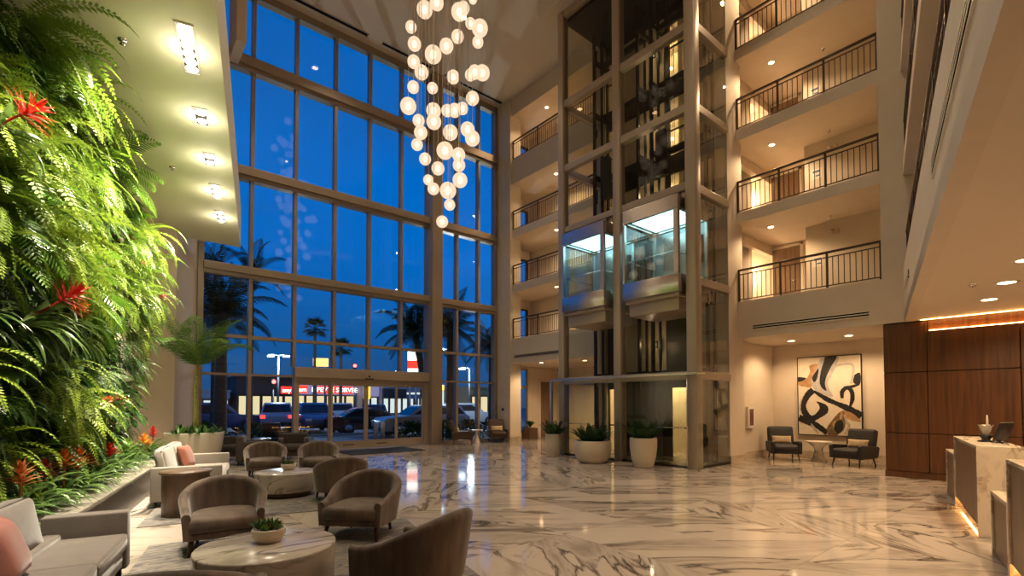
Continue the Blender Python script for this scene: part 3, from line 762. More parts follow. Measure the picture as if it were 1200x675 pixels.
def strap_mesh(nf=18, ln=0.6, w=0.022, upright=0.5, grav=0.33, wall=True, mi=0):
    mb = MB()
    for i in range(nf):
        a = 2*PI*i/nf*1.618*2 + rnd.uniform(-0.3, 0.3); e = rnd.uniform(0.3, 1.0)
        if wall: d = Vector((0.75, math.cos(a)*e, math.sin(a)*e*0.8+upright*0.6))
        else: d = Vector((math.cos(a)*e, math.sin(a)*e, upright*rnd.uniform(0.8, 1.6)))
        pts = arc(d, ln*rnd.uniform(0.7, 1.1), 8, grav*rnd.uniform(0.8, 1.3))
        sv = [sidevec(pts, k)[0] for k in range(8)]
        ww = [w*x for x in (0.75, 1.0, 1.1, 1.1, 1.0, 0.8, 0.5, 0.06)]
        mb.ribbon(pts, ww, sv, fold=0.45, mi=mi)
    return mb
def broad_mesh(nl=15, pet=0.3, ln=0.26, w=0.075):
    mb = MB()
    for i in range(nl):
        a = 2*PI*i/nl*2.4; e = rnd.uniform(0.2, 1.0)
        d = Vector((0.8, math.cos(a)*e, math.sin(a)*e*0.8+0.25))
        pt = arc(d, pet*rnd.uniform(0.6, 1.2), 4, 0.1)
        mb.tube(pt, 0.005, 4)
        dd = (pt[-1]-pt[-2]).normalized(); lp = arc(dd + Vector((0, 0, -0.25)), ln*rnd.uniform(0.8, 1.2), 7, 0.35, pt[-1])
        sv = [sidevec(lp, k)[0] for k in range(7)]
        mb.ribbon(lp, [w*x for x in (0.15, 0.75, 1.0, 0.95, 0.72, 0.4, 0.02)], sv, fold=0.25)
    return mb
def flower_mesh(h=0.34, n=26, r=0.13, axis=(0, 0, 1), spread=1.0):
    """bromeliad flower head: a stack of pointed bracts"""
    mb = MB()
    for i in range(n):
        t = i/n; a = i*2.39996
        z = h*(0.66+0.34*t); e = (1-t)*2.0*spread+0.12
        d = Vector((math.cos(a)*e, math.sin(a)*e, 0.75))
        pts = arc(d, r*(1.3-0.6*t), 5, 0.10*(1-t), (0, 0, z))
        mb.ribbon(pts, [0.016*x for x in (0.8, 1.25, 1.1, 0.7, 0.05)], [sidevec(pts, k)[0] for k in range(5)], fold=0.4)
    mb.tube([(0, 0, 0.0), (0, 0, h*0.95)], [0.016, 0.006], 6)
    return mb

# planting felt and the uncountable undergrowth
struct('wall_planting_board', MB().box(-2.78, -2.68, -2.0, 12.7, 0.3, 6.15), M['felt'], rz=RZL)
mb = MB()
for i in range(7500):
    l = rnd.uniform(5.2, 12.75); z = rnd.uniform(0.5, 6.0); r = -2.68 + abs(rnd.gauss(0, 0.17))
    a = rnd.uniform(0, 2*PI); d = Vector((rnd.uniform(0.2, 1.0), math.cos(a), math.sin(a)-0.2))
    pts = arc(d, rnd.uniform(0.08, 0.2), 4, 0.3, (r, l, z))
    mb.ribbon(pts, [0.028*x for x in (0.3, 1.0, 0.8, 0.05)], sidevec(pts, 1)[0], fold=0.2)
st = mb.build('foliage_undergrowth', M['moss'], rz=RZL)
tag(st, 'dense dark green undergrowth covering the planting board of the living wall', 'foliage', kind='stuff')

protos = {}
def reg(kind, mbs, mat, name):
    protos[kind] = []
    for mb in mbs:
        me_o = mb.build(name, mat); protos[kind].append(me_o)
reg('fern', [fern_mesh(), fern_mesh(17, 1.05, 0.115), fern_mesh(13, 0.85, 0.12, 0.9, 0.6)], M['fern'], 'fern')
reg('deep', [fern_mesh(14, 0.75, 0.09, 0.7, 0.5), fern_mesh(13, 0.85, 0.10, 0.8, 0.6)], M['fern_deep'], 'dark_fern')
reg('palm', [palm_mesh(), palm_mesh(7, 0.85, 0.24, 0.34)], M['palm'], 'small_palm')
reg('strap', [strap_mesh(20, 0.62), strap_mesh(16, 0.72, 0.026, 0.4, 0.42)], M['strap'], 'strap_leaf_plant')
reg('broad', [broad_mesh(), broad_mesh(18, 0.34, 0.22, 0.06)], M['broad'], 'broad_leaf_plant')
reg('cream', [strap_mesh(14, 0.5, 0.02, 0.5, 0.3)], M['variegated'], 'cream_leaf_plant')
reg('ruddy', [broad_mesh(10, 0.2, 0.34, 0.055)], M['ruddy'], 'bronze_leaf_plant')
LAB = {'fern': ('feathery bright green fern among many massed on the living wall', 'fern', 'bright ferns on the living wall'),
       'deep': ('dark green fern in the shaded depth of the living wall', 'fern', 'dark ferns on the living wall'),
       'palm': ('small palm with long narrow leaflets growing out of the living wall', 'palm', 'small palms on the living wall'),
       'strap': ('clump of long glossy strap leaves on the living wall', 'plant', 'strap leaf plants on the living wall'),
       'broad': ('plant with pointed oval green leaves on the living wall', 'plant', 'broad leaf plants on the living wall'),
       'cream': ('pale cream striped leafy plant among the wall ferns', 'plant', 'cream leaf plants on the living wall'),
       'ruddy': ('bronze red leafed plant among the wall ferns', 'plant', 'bronze leaf plants on the living wall')}
used = {}
def place(kind, l, z, r, s=1.0, tw=0.0):
    L_ = protos[kind]; p = L_[rnd.randrange(len(L_))]
    if not used.get(p.name): o = p; used[p.name] = True
    else: o = link(p.copy())
    x, y = LR(l, r); o.location = (x, y, z)
    o.rotation_euler = Euler((rnd.uniform(-0.35, 0.35), rnd.uniform(-0.15, 0.25), RZL + rnd.uniform(-0.35, 0.35) + tw))
    o.scale = (s, s, s)
    lab = LAB[kind]; tag(o, lab[0], lab[1], lab[2]); return o
step = 0.55; nl = int((12.55-5.9)/step); nz = int((5.6-0.85)/0.5)
for i in range(nl+1):
    for j in range(nz+1):
        l = 5.9 + i*step + rnd.uniform(-0.16, 0.16) + (0.2 if j % 2 else 0); z = 0.95 + j*0.5 + rnd.uniform(-0.14, 0.14)
        if l > 12.55: continue
        q = rnd.random(); low = z < 2.6
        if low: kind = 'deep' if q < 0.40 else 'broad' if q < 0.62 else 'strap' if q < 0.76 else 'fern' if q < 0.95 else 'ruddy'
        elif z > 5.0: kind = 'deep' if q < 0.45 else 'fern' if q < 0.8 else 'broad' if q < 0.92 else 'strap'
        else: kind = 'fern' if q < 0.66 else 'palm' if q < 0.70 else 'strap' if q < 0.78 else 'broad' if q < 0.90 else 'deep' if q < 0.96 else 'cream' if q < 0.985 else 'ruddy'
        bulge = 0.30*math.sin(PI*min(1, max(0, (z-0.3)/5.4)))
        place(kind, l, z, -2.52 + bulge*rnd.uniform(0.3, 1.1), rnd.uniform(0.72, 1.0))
for (l, z, r, s) in ((10.2, 5.6, -2.3, 1.05), (9.6, 5.25, -2.3, 0.9), (8.0, 3.1, -2.25, 1.0), (8.9, 2.9, -2.2, 0.95), (12.0, 5.2, -2.3, 0.8)):
    place('palm', l, z, r, s)
for (l, z, s) in ((6.5, 3.9, 1.25), (7.0, 3.4, 1.2), (11.9, 4.9, 1.15), (12.3, 4.4, 1.15), (12.2, 3.7, 1.1), (7.6, 1.95, 1.1), (10.4, 4.3, 1.15), (7.3, 5.4, 1.2), (6.9, 5.6, 1.1), (8.3, 5.6, 1.0), (11.2, 3.6, 1.1)):
    place('fern', l, z, -2.25, s)
for (l, z, s) in ((7.2, 2.5, 1.15), (6.7, 2.35, 1.2), (12.4, 2.9, 1.0)):
    place('strap', l, z, -2.2, s)
for (l, z) in ((9.62, 1.5), (10.2, 4.35)):
    place('ruddy', l, z, -2.25, 0.8)

for k_, L_ in protos.items():
    for p in L_:
        if not used.get(p.name): bpy.data.objects.remove(p)
# bromeliads: each has its own label
def bromeliad(label, l, z, r, bract, s=1.0, leaf='strap', wall=False, h=0.34, fr=0.13, leaves=18):
    x, y = LR(l, r)
    t = thing('bromeliad', label, 'bromeliad', (x, y, z), RZL + rnd.uniform(-0.4, 0.4))
    if wall: t.rotation_euler = Euler((0, 0.85, RZL))
    lv = strap_mesh(leaves, 0.55*s, 0.024*s, 0.55, 0.36, wall=False).build('leaves', M[leaf], t)
    flower_mesh(h*s, 26, fr*s).build('flower', M[bract], t)
    return t
ZL = 0.47
led = [('salmon orange bromeliad on the ledge behind the near sofa', 6.45, 'salmon_bract', 0.50, 0.16),
       ('deep red bromeliad on the ledge, second flower past the near sofa', 7.04, 'dark_red_bract', 0.46, 0.15),
       ('orange bromeliad on the ledge, left of a touching orange pair', 7.66, 'orange_bract', 0.52, 0.15),
       ('orange bromeliad on the ledge, right of a touching orange pair', 8.2, 'orange_bract', 0.50, 0.15),
       ('small dull red bromeliad on the ledge beside the orange pair', 8.75, 'ruddy', 0.38, 0.11),
       ('bright red bromeliad halfway along the ledge', 9.71, 'red_bract', 0.46, 0.15),
       ('lime green bromeliad without colour on the ledge', 10.84, 'palm', 0.44, 0.16),
       ('golden yellow bromeliad near the far end of the ledge', 12.3, 'yellow_bract', 0.45, 0.16),
       ('small orange red bromeliad near the far end of the ledge', 12.75, 'orange_bract', 0.34, 0.10),
       ('tall red bromeliad last on the ledge, before the big palm pot', 13.3, 'red_bract', 0.58, 0.14)]
for lab, l, b, h, fr in led:
    bromeliad(lab, l, ZL, -2.02, b, 1.0, h=h, fr=fr)
lp = strap_mesh(20, 0.62, 0.032, 0.55, 0.42, wall=False).build('ledge_strap_plant', M['strap'])
for i in range(34):
    l = 5.5 + i*0.235 + rnd.uniform(-0.08, 0.08); r = -2.05 + rnd.uniform(-0.3, 0.06)
    o = lp if i == 0 else link(lp.copy())
    x, y = LR(l, r); o.location = (x, y, ZL); o.rotation_euler = (0, 0, rnd.uniform(0, 6)); s = rnd.uniform(0.75, 1.1); o.scale = (s, s, s*0.95)
    tag(o, 'low clump of arching strap leaves on the stone ledge', 'plant', 'strap leaf clumps along the ledge')
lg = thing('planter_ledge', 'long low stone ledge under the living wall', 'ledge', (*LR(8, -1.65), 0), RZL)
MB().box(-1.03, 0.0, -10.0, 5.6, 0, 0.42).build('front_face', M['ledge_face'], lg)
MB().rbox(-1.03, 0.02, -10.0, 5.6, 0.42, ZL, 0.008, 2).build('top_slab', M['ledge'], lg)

wallf = [('large red bromeliad spike sticking out midway up the living wall', 6.65, 2.4, -2.12, 'red_bract', 1.25, 0.46, 0.16),
         ('orange bromeliad right of the large red spike on the living wall', 7.37, 2.5, -2.08, 'orange_bract', 0.95, 0.36, 0.15),
         ('red bromeliad at the left picture edge high on the living wall', 5.85, 3.98, -2.12, 'red_bract', 1.15, 0.36, 0.19),
         ('pink flower high at the far end of the living wall', 11.29, 4.1, -2.05, 'pink_bract', 0.7, 0.3, 0.14),
         ('pink red bromeliad at the far end of the wall by the palm', 12.5, 3.66, -2.0, 'pink_bract', 0.9, 0.34, 0.15),
         ('small orange bromeliad low on the living wall above the ledge', 9.05, 1.5, -2.1, 'orange_bract', 0.8, 0.3, 0.13),
         ('dark red bromeliad low on the living wall above the ledge', 9.7, 1.5, -2.1, 'dark_red_bract', 0.9, 0.3, 0.14)]
for lab, l, z, r, b, s, h, fr in wallf:
    bromeliad(lab, l, z, r, b, s, wall=True, h=h, fr=fr, leaves=20)

M['palm_dim'] = leafmat('palm_frond_green', (0.04, 0.11, 0.016), (0.14, 0.25, 0.04), 0.4)
# ---- palm in the big tub by the window
px_, py_ = LR(14.75, -1.38)
tp = thing('potted_palm', 'tall slender palm in a wide white tub by the window wall', 'potted palm', (px_, py_, 0))
MB().lathe([(0.50, 0.0), (0.53, 0.02), (0.655, 0.86), (0.655, 0.88), (0.62, 0.88), (0.61, 0.80)], 48, cap=False).lathe([(0.01, 0.0), (0.50, 0.0)], 48, cap=False).build('tub', M['white_pot'], tp)
MB().lathe([(0.0, 0.82), (0.62, 0.82)], 32, cap=False).build('soil', M['soil'], tp)
tr = MB().tube([(0, 0, 0.8), (0.02, 0, 1.2), (0.0, 0.02, 1.9), (0.03, 0.0, 2.35)], [0.085, 0.062, 0.058, 0.05], 12)
tr.tube([(0.03, 0, 2.3), (0.03, 0, 2.75)], [0.055, 0.03], 12)
tr.build('trunk', M['trunk_green'], tp)
for i in range(14):
    a = 2*PI*i/14 + rnd.uniform(-0.2, 0.2); e = 0.85 if i % 2 else 0.42
    mb = MB(); frond(mb, arc(Vector((math.cos(a)*e, math.sin(a)*e, 1.0)), rnd.uniform(1.5, 1.85), 12, 0.27 if i % 2 else 0.20, (0.03, 0, 2.55)), 0.46, 30, 0.9, 0.27, 0.40, 2, rach=0.011)
    mb.build('frond', M['palm_dim'], tp)
mb = MB()
for i in range(26):
    a = rnd.uniform(0, 2*PI); q = rnd.uniform(0.1, 0.58)
    for k in range(7):
        b = rnd.uniform(0, 2*PI); pts = arc(Vector((math.cos(b)*0.8+0.5*math.cos(a), math.sin(b)*0.8+0.5*math.sin(a), 0.8)), rnd.uniform(0.22, 0.42), 5, 0.45, (q*math.cos(a), q*math.sin(a), 0.82))
        mb.ribbon(pts, [0.035*x for x in (0.3, 0.9, 1.0, 0.6, 0.05)], sidevec(pts, 1)[0], fold=0.2)
mb.build('underplanting', M['broad'], tp)

# ---- planters round the lift
def zz_plant(n, ln, mat, w=0.06, r0=0.12, up=1.0):
    mb = MB()
    for i in range(n):
        a = rnd.uniform(0, 2*PI); e = rnd.uniform(0.2, 1.15)
        pts = arc(Vector((math.cos(a)*e, math.sin(a)*e, up)), ln*rnd.uniform(0.7, 1.1), 8, 0.14, (r0*math.cos(a), r0*math.sin(a), 0))
        frond(mb, pts, w*2.3, 8, 0.8, 0.40, 0.05, 2, rach=0.008)
    return mb
def planter(label, x, y, prof, r_soil, z_soil, nst, ln, name='potted_plant', mat='broad_dark'):
    t = thing(name, label, 'potted plant', (x, y, 0))
    MB().lathe([(0.01, 0)] + prof, 40, cap=False).build('pot', M['pot'], t)
    MB().lathe([(0.0, z_soil), (r_soil, z_soil)], 28, cap=False).build('soil', M['soil'], t)
    o = zz_plant(nst, ln, None, r0=r_soil*0.5).build('foliage', M[mat], t); o.location.z = z_soil-0.01
    return t
M['broad_dark'] = leafmat('dark_glossy_leaf', (0.014, 0.045, 0.012), (0.05, 0.11, 0.022), 0.25, 0.12)
planter('slim tall cream planter left of the round tub at the lift', 10.66, 10.78, [(0.17, 0), (0.19, 0.01), (0.235, 0.35), (0.245, 0.66), (0.245, 0.68), (0.22, 0.68), (0.215, 0.6)], 0.22, 0.63, 34, 0.5)
planter('wide round cream tub planter, middle of three at the lift', 10.32, 8.92, [(0.30, 0), (0.34, 0.01), (0.46, 0.16), (0.51, 0.36), (0.49, 0.56), (0.47, 0.60), (0.44, 0.60), (0.43, 0.52)], 0.44, 0.55, 60, 0.52)
planter('tall tapered cream planter before the lit lift door', 10.52, 7.42, [(0.21, 0), (0.235, 0.01), (0.30, 0.25), (0.335, 0.52), (0.335, 0.72), (0.33, 0.745), (0.30, 0.745), (0.29, 0.66)], 0.30, 0.69, 42, 0.55)
t = thing('potted_plant', 'small leafy plant in a square brown wooden box by the brown door', 'potted plant', (14.98, 16.62, 0))
MB().box(-0.24, 0.24, -0.24, 0.24, 0, 0.5).build('box', M['drum_wood'], t, bevel=0.01)
MB().box(-0.21, 0.21, -0.21, 0.21, 0.49, 0.505).build('soil', M['soil'], t)
mb = MB()
for i in range(16):
    a = rnd.uniform(0, 2*PI); pts = arc(Vector((math.cos(a)*0.6, math.sin(a)*0.6, 0.9)), rnd.uniform(0.28, 0.5), 6, 0.2, (0, 0, 0.5))
    mb.ribbon(pts, [0.075*x for x in (0.08, 0.15, 0.5, 1.0, 0.8, 0.03)], sidevec(pts, 2)[0], fold=0.2)
mb.build('foliage', M['broad'], t)

# ================================================================== FURNITURE
def smooth01(t):
    t = max(0.0, min(1.0, t)); return t*t*(3-2*t)
def tub_path(w=0.41, xb=-0.06, rx=0.36, xf=0.40, n=26, m=7):
    """plan of the tub back, from one arm front round to the other: (point, outward normal)"""
    P = []
    for i in range(m): P.append((xf + (xb-xf)*i/m, -w*(0.955+0.045*i/m), 0.0, -1.0))
    for i in range(n+1):
        a = -PI/2 - PI*i/n
        # squarish round back
        c, s_ = math.cos(a), math.sin(a); e = 0.92
        x = xb + rx*math.copysign(abs(c)**e, c); y = w*math.copysign(abs(s_)**e, s_)
        L = math.hypot(c/rx, s_/w); P.append((x, y, c/rx/L, s_/w/L))
    for i in range(m-1, -1, -1): P.append((xf + (xb-xf)*i/m, w*(0.955+0.045*i/m), 0.0, 1.0))
    return P
def armchair(label, x, y, face, group=None, fabric='velvet'):
    t = thing('tub_armchair', label, 'armchair', (x, y, 0), math.atan2(face[1], face[0]), group)
    t.scale = (0.9, 0.9, 0.9)
    P = tub_path(); mb = MB(); cs = []; K = 6
    for (px, py, nx, ny) in P:
        u = max(0.0, min(1.0, (0.40-px)/0.82)); q = smooth01(u); h = 0.515 + 0.325*(0.85*u**2.0+0.15*q); th = 0.045+0.012*q; lean = 0.06*q
        ring = []
        def pt(off, z):
            o = off + lean*(z-0.17)/0.6 - 0.035*(1-min(1, (z-0.13)/0.5))
            return (px+nx*o, py+ny*o, z)
        for z in (0.24, 0.40, h-th-0.03): ring.append(pt(-th, z))
        for k in range(K+1):
            a = PI - PI*k/K; ring.append(pt(th*math.cos(a), h-th+th*math.sin(a)*0.9))
        for z in (h-th-0.03, 0.40, 0.20): ring.append(pt(th, z))
        cs.append(ring)
    n = len(cs[0]); vs = [p for r in cs for p in r]; fs = []
    for i in range(len(cs)-1):
        for k in range(n-1):
            fs.append((i*n+k, i*n+k+1, (i+1)*n+k+1, (i+1)*n+k))
    mb.add(vs, fs, smooth=True)
    mb.add(cs[0], [tuple(range(n))], smooth=False); mb.add(cs[-1], [tuple(range(n))[::-1]], smooth=False)
    mb.build('backrest', M[fabric], t, bevel=0.008)
    def dshape(w, xb, rx, xf, nn=14):
        pts = [(xf, -w), ]
        for i in range(nn+1):
            a = -PI/2 - PI*i/nn; c, s_ = math.cos(a), math.sin(a)
            pts.append((xb+rx*math.copysign(abs(c)**0.85, c), w*math.copysign(abs(s_)**0.85, s_)))
        pts.append((xf, w)); return pts
    MB().prism(dshape(0.395, -0.06, 0.335, 0.395), 0.20, 0.285).build('seat_base', M[fabric], t, bevel=0.02)
    # cushion with a crowned top
    D = dshape(0.352, -0.06, 0.29, 0.425, 16); mb = MB(); vs = []; fs = []; cx = 0.03
    lay = [(0.97, 0.29), (1.0, 0.31), (1.0, 0.405), (0.97, 0.435), (0.88, 0.452), (0.6, 0.466), (0.3, 0.471), (0.02, 0.472)]
    for s_, z in lay:
        for (a, b) in D: vs.append((cx+(a-cx)*s_, b*s_, z))
    nD = len(D)
    for k in range(len(lay)-1):
        for i in range(nD):
            j = (i+1) % nD; fs.append((k*nD+i, k*nD+j, (k+1)*nD+j, (k+1)*nD+i))
    fs.append(tuple(range(nD))[::-1]); fs.append(tuple(range((len(lay)-1)*nD, len(lay)*nD)))
    MB().add(vs, [f[::-1] for f in fs], smooth=True).build('seat_cushion', M[fabric], t)
    for sx, sy in ((0.33, 0.34), (0.33, -0.34), (-0.27, 0.28), (-0.27, -0.28)):
        MB().tube([(sx*0.96, sy*0.96, 0.22), (sx*1.08, sy*1.04, 0.0)], [0.032, 0.017], 10).build('leg', M['leg_wood'], t)
    return t
armchair('taupe tub armchair with its front to us behind the near marble table', 1.09, 6.33, (-0.16, -0.99))
armchair('taupe tub armchair right of the near marble table, seat facing left', 2.48, 5.82, (-0.73, -0.68))
armchair('taupe tub armchair in the foreground showing its striped back', 2.04, 3.72, (-0.40, 0.92))
armchair('taupe tub armchair seen from behind, right of the far marble table', 3.10, 8.20, (0.19, 0.98))
armchair('taupe tub armchair behind the far marble table, left one of two', 2.81, 11.8, (-0.22, -0.98))
armchair('taupe tub armchair behind the far marble table, right one of two', 3.75, 11.2, (-0.33, -0.94))
armchair('taupe tub armchair whose back rim just shows at the bottom edge', 0.40, 3.48, (0.40, 0.92))

def club(label, x, y, face, w=0.80, d=0.72, h=0.74, fabric='dark_velvet'):
    t = thing('club_armchair', label, 'armchair', (x, y, 0), math.atan2(face[1], face[0]))
    MB().rbox(-d/2, d/2-0.04, -w/2+0.02, w/2-0.02, 0.10, 0.26, 0.02, 2).build('seat_base', M[fabric], t)
    MB().rbox(-d/2, -d/2+0.17, -w/2, w/2, 0.12, h, 0.05, 3).build('backrest', M[fabric], t)
    for s in (-1, 1):
        MB().rbox(-d/2+0.1, d/2-0.02, s*w/2-(0.13 if s > 0 else 0), s*w/2+(0.13 if s < 0 else 0), 0.12, h-0.13, 0.04, 3).build('armrest', M[fabric], t)
    MB().rbox(-d/2+0.15, d/2, -w/2+0.13, w/2-0.13, 0.26, 0.43, 0.04, 3, puff=0.015).build('seat_cushion', M[fabric], t)
    for sx in (-d/2+0.06, d/2-0.1):
        for sy in (-w/2+0.07, w/2-0.07):
            MB().cyl((sx, sy, 0), (sx, sy, 0.12), 0.018, n=8).build('leg', M['black'], t)
    return t
club('dark square armchair by the window wall behind the tub armchairs', 4.35, 15.1, (-0.25, -0.97))
club('dark armchair by the window wall seen from its side', 3.12, 14.55, (0.95, -0.3), 0.78, 0.66, 0.74)
club('dark low armchair right behind the white palm tub', 2.90, 16.0, (-0.3, -0.95), 0.7, 0.62, 0.66)
t = thing('side_table', 'small dark side table between the armchairs at the window', 'side table', (3.62, 15.75, 0))
MB().lathe([(0.0, 0.56), (0.26, 0.56), (0.27, 0.575), (0.26, 0.59), (0.0, 0.59)], 28, cap=False).build('table_top', M['steel'], t)
MB().lathe([(0.16, 0), (0.16, 0.015), (0.03, 0.03), (0.03, 0.56)], 20, cap=False).build('pedestal', M['black'], t)

def sofa(label, l0, l1, r0, r1, fabric, hb, ncush, bh=0.47, arm_h=0.62, seat=0.43, endgap=0.012):
    x, y = LR((l0+l1)/2, r0); ln = l1-l0; dp = r1-r0
    t = thing('sofa', label, 'sofa', (x, y, 0), RZL)
    a = 0.15
    MB().rbox(0.02, dp-0.03, -ln/2+0.02, ln/2-0.02, 0.12, 0.28, 0.015, 2).build('base', M[fabric], t)
    MB().rbox(0.0, 0.14, -ln/2+a*0.7, ln/2-a*0.7, 0.12, bh, 0.02, 2).build('backrest', M[fabric], t)
    for s in (-1, 1):
        MB().rbox(0.0, dp, s*ln/2-(a if s > 0 else 0), s*ln/2+(a if s < 0 else 0), 0.10, arm_h, 0.018, 3).build('armrest', M[fabric], t)
    w = (ln-2*a)/ncush
    for k in range(ncush):
        y0 = -ln/2+a+k*w; gap = endgap if k == ncush-1 else 0.012
        MB().rbox(0.12, dp+0.01, y0+0.004, y0+w-0.004, 0.285, seat, 0.03, 3, puff=0.018).build('seat_cushion', M[fabric], t)
        c = MB().rbox(-0.075, 0.075, y0+0.012, y0+w-gap, 0.0, hb-seat+0.03, 0.045, 3, puff=0.03,
                      M=T(0.16 if bh > 0.5 else 0.03, 0, seat-0.01) @ Ry(-0.20))
        c.build('back_cushion', M[fabric], t)
    for sx in (0.07, dp-0.07):
        for sy in (-ln/2+0.07, ln/2-0.07):
            MB().box(sx-0.02, sx+0.02, sy-0.02, sy+0.02, 0, 0.12).build('leg', M['black'], t)
    return t
sofa('warm grey velvet sofa at the lower left with a pink pillow on it', 3.55, 5.76, -1.63, -1.03, 'grey_fabric', 0.82, 2, endgap=0.2)
sofa('light grey sofa against the ledge beside the wooden drum table', 9.16, 11.5, -1.42, -0.48, 'light_fabric', 0.86, 2, 0.62)
def pillow(label, l, r, z, w, h, d, mat, lean=-0.3, yaw=0.0, world=None, rz=None):
    x, y = LR(l, r) if world is None else world
    mb = MB(); n = 12; vs = []; fs = []
    for sgn in (-1, 1):
        for i in range(n+1):
            for j in range(n+1):
                u = 2*i/n-1; v = 2*j/n-1
                th = d*0.5*((1-u**4)*(1-v**4))**0.6
                pin = 1-0.06*(1-abs(u))*abs(v)**3 - 0.0
                vs.append((sgn*th, u*w/2*(1-0.07*(1-v*v)*0-0.05*(1-abs(v))*(abs(u)**4)), h/2+v*h/2*(1-0.05*(1-abs(u))*(abs(v)**4))))
    N2 = (n+1)*(n+1)
    for s in range(2):
        for i in range(n):
            for j in range(n):
                q = (s*N2+i*(n+1)+j, s*N2+(i+1)*(n+1)+j, s*N2+(i+1)*(n+1)+j+1, s*N2+i*(n+1)+j+1)
                fs.append(q if s else q[::-1])
    mb.add(vs, fs, M=Ry(lean), smooth=True)
    o = mb.build('throw_pillow', M[mat], None, (x, y, z), (RZL if rz is None else rz)+yaw)
    tag(o, label, 'pillow'); return o
pillow('dusty pink velvet pillow on the grey sofa at the lower left', 4.40, -1.38, 0.44, 0.46, 0.42, 0.17, 'pink', -0.34, 0.1)
pillow('terracotta pillow on the light grey sofa', 10.55, -1.05, 0.45, 0.44, 0.42, 0.15, 'terracotta', -0.3, -0.25)

t = thing('drum_table', 'dark wooden drum side table between the sofas', 'side table', (0.97, 8.5, 0))
MB().lathe([(0.0, 0.0), (0.275, 0.0), (0.285, 0.02), (0.295, 0.60)], 48, cap=False).build('drum', M['drum_wood'], t)
MB().lathe([(0.0, 0.60), (0.315, 0.60), (0.325, 0.61), (0.325, 0.63), (0.315, 0.64), (0.0, 0.64)], 48, cap=False).build('table_top', M['drum_wood'], t)
def coffee(label, x, y, r, z0=0.10):
    t = thing('coffee_table', label, 'coffee table', (x, y, 0))
    MB().lathe([(0.0, z0), (r-0.02, z0), (r-0.01, z0+0.01), (r, 0.40), (r, 0.412), (r-0.006, 0.42), (0.0, 0.42)], 72, cap=False).build('marble_drum', M['marble'], t)
    MB().lathe([(0.0, 0), (r-0.10, 0), (r-0.10, z0), (0, z0)], 48, cap=False).build('plinth', M['plinth_brass'], t)
M['plinth_brass'] = pbr('dark_brass_plinth', (0.14, 0.10, 0.055), 0.4, 0.7)
coffee('round white marble coffee table in front, at the bottom edge', 1.10, 4.52, 0.54, 0.05)
coffee('round white marble coffee table further back before two tub armchairs', 2.53, 9.17, 0.50)
def bowl(label, x, y, r):
    t = thing('succulent_bowl', label, 'potted plant', (x, y, 0.42))
    MB().lathe([(0.0, 0), (r*0.62, 0), (r*0.70, 0.006), (r*0.98, r*0.45), (r, r*0.8), (r*0.96, r*0.86), (r*0.88, r*0.86), (r*0.86, r*0.7), (0, r*0.7)], 36, cap=False).build('bowl', M['pot'], t)
    mats = ['strap', 'palm', 'ruddy', 'broad_dark', 'strap', 'broad']
    for k in range(11):
        a = k*2.4; q = r*0.68*math.sqrt((k+0.5)/11); mb = MB()
        for i in range(16):
            b = i*2.4; e = 0.25+0.75*(1-i/16)
            pts = arc(Vector((math.cos(b)*e, math.sin(b)*e, 0.6)), r*(0.5 if k % 3 else 0.75), 5, -0.05, (q*math.cos(a), q*math.sin(a), r*0.78))
            mb.ribbon(pts, [r*0.085*x for x in (0.6, 1.0, 1.0, 0.7, 0.05)], sidevec(pts, 1)[0], fold=0.4)
        mb.build('succulent', M[mats[k % 6]], t)
bowl('cream bowl of succulents on the front marble table', 1.13, 4.60, 0.135)
bowl('cream bowl of succulents on the farther marble table', 2.60, 9.33, 0.125)

# ---- rugs
def rugmat(name):
    m, nt, N, Lk = newmat(name)
    out = N.new('ShaderNodeOutputMaterial'); b = N.new('ShaderNodeBsdfPrincipled'); Lk.new(b.outputs[0], out.inputs[0])
    b.inputs['Roughness'].default_value = 0.95
    tc = N.new('ShaderNodeTexCoord'); mp = N.new('ShaderNodeMapping'); mp.inputs['Scale'].default_value = (1.1, 5.0, 1); mp.inputs['Rotation'].default_value = (0, 0, 0.25)
    Lk.new(tc.outputs['Object'], mp.inputs[0])
    n = N.new('ShaderNodeTexNoise'); n.inputs['Scale'].default_value = 1.7; n.inputs['Detail'].default_value = 9; n.inputs['Distortion'].default_value = 0.5; n.inputs['Roughness'].default_value = 0.65
    Lk.new(mp.outputs[0], n.inputs['Vector'])
    r = N.new('ShaderNodeValToRGB'); cr = r.color_ramp
    for p, c in ((0.30, (0.05, 0.045, 0.055)), (0.40, (0.14, 0.125, 0.13)), (0.48, (0.30, 0.26, 0.215)), (0.54, (0.10, 0.095, 0.11)), (0.62, (0.26, 0.23, 0.195)), (0.74, (0.11, 0.08, 0.06))):
        e = cr.elements.new(p); e.color = (*c, 1)
    cr.elements.remove(cr.elements[0]); cr.elements.remove(cr.elements[-1])
    Lk.new(n.outputs['Fac'], r.inputs[0]); Lk.new(r.outputs[0], b.inputs['Base Color'])
    return m
M['rug'] = rugmat('grey_abstract_rug')
tag(MB().box(-1.05, 1.85, 1.2, 6.82, 0, 0.012).build('area_rug', M['rug'], None, rz=RZL), 'grey streaked rug under the front marble table', 'rug')
tag(MB().box(-1.35, 2.0, 7.88, 12.0, 0, 0.012).build('area_rug', M['rug'], None, rz=RZL), 'grey streaked rug under the farther marble table and drum table', 'rug')
tag(MB().box(6.0, 8.6, 14.9, 16.5, 0, 0.014).build('entrance_mat', M['mat'], None, bevel=0.004), 'black mat inside the sliding doors', 'mat')

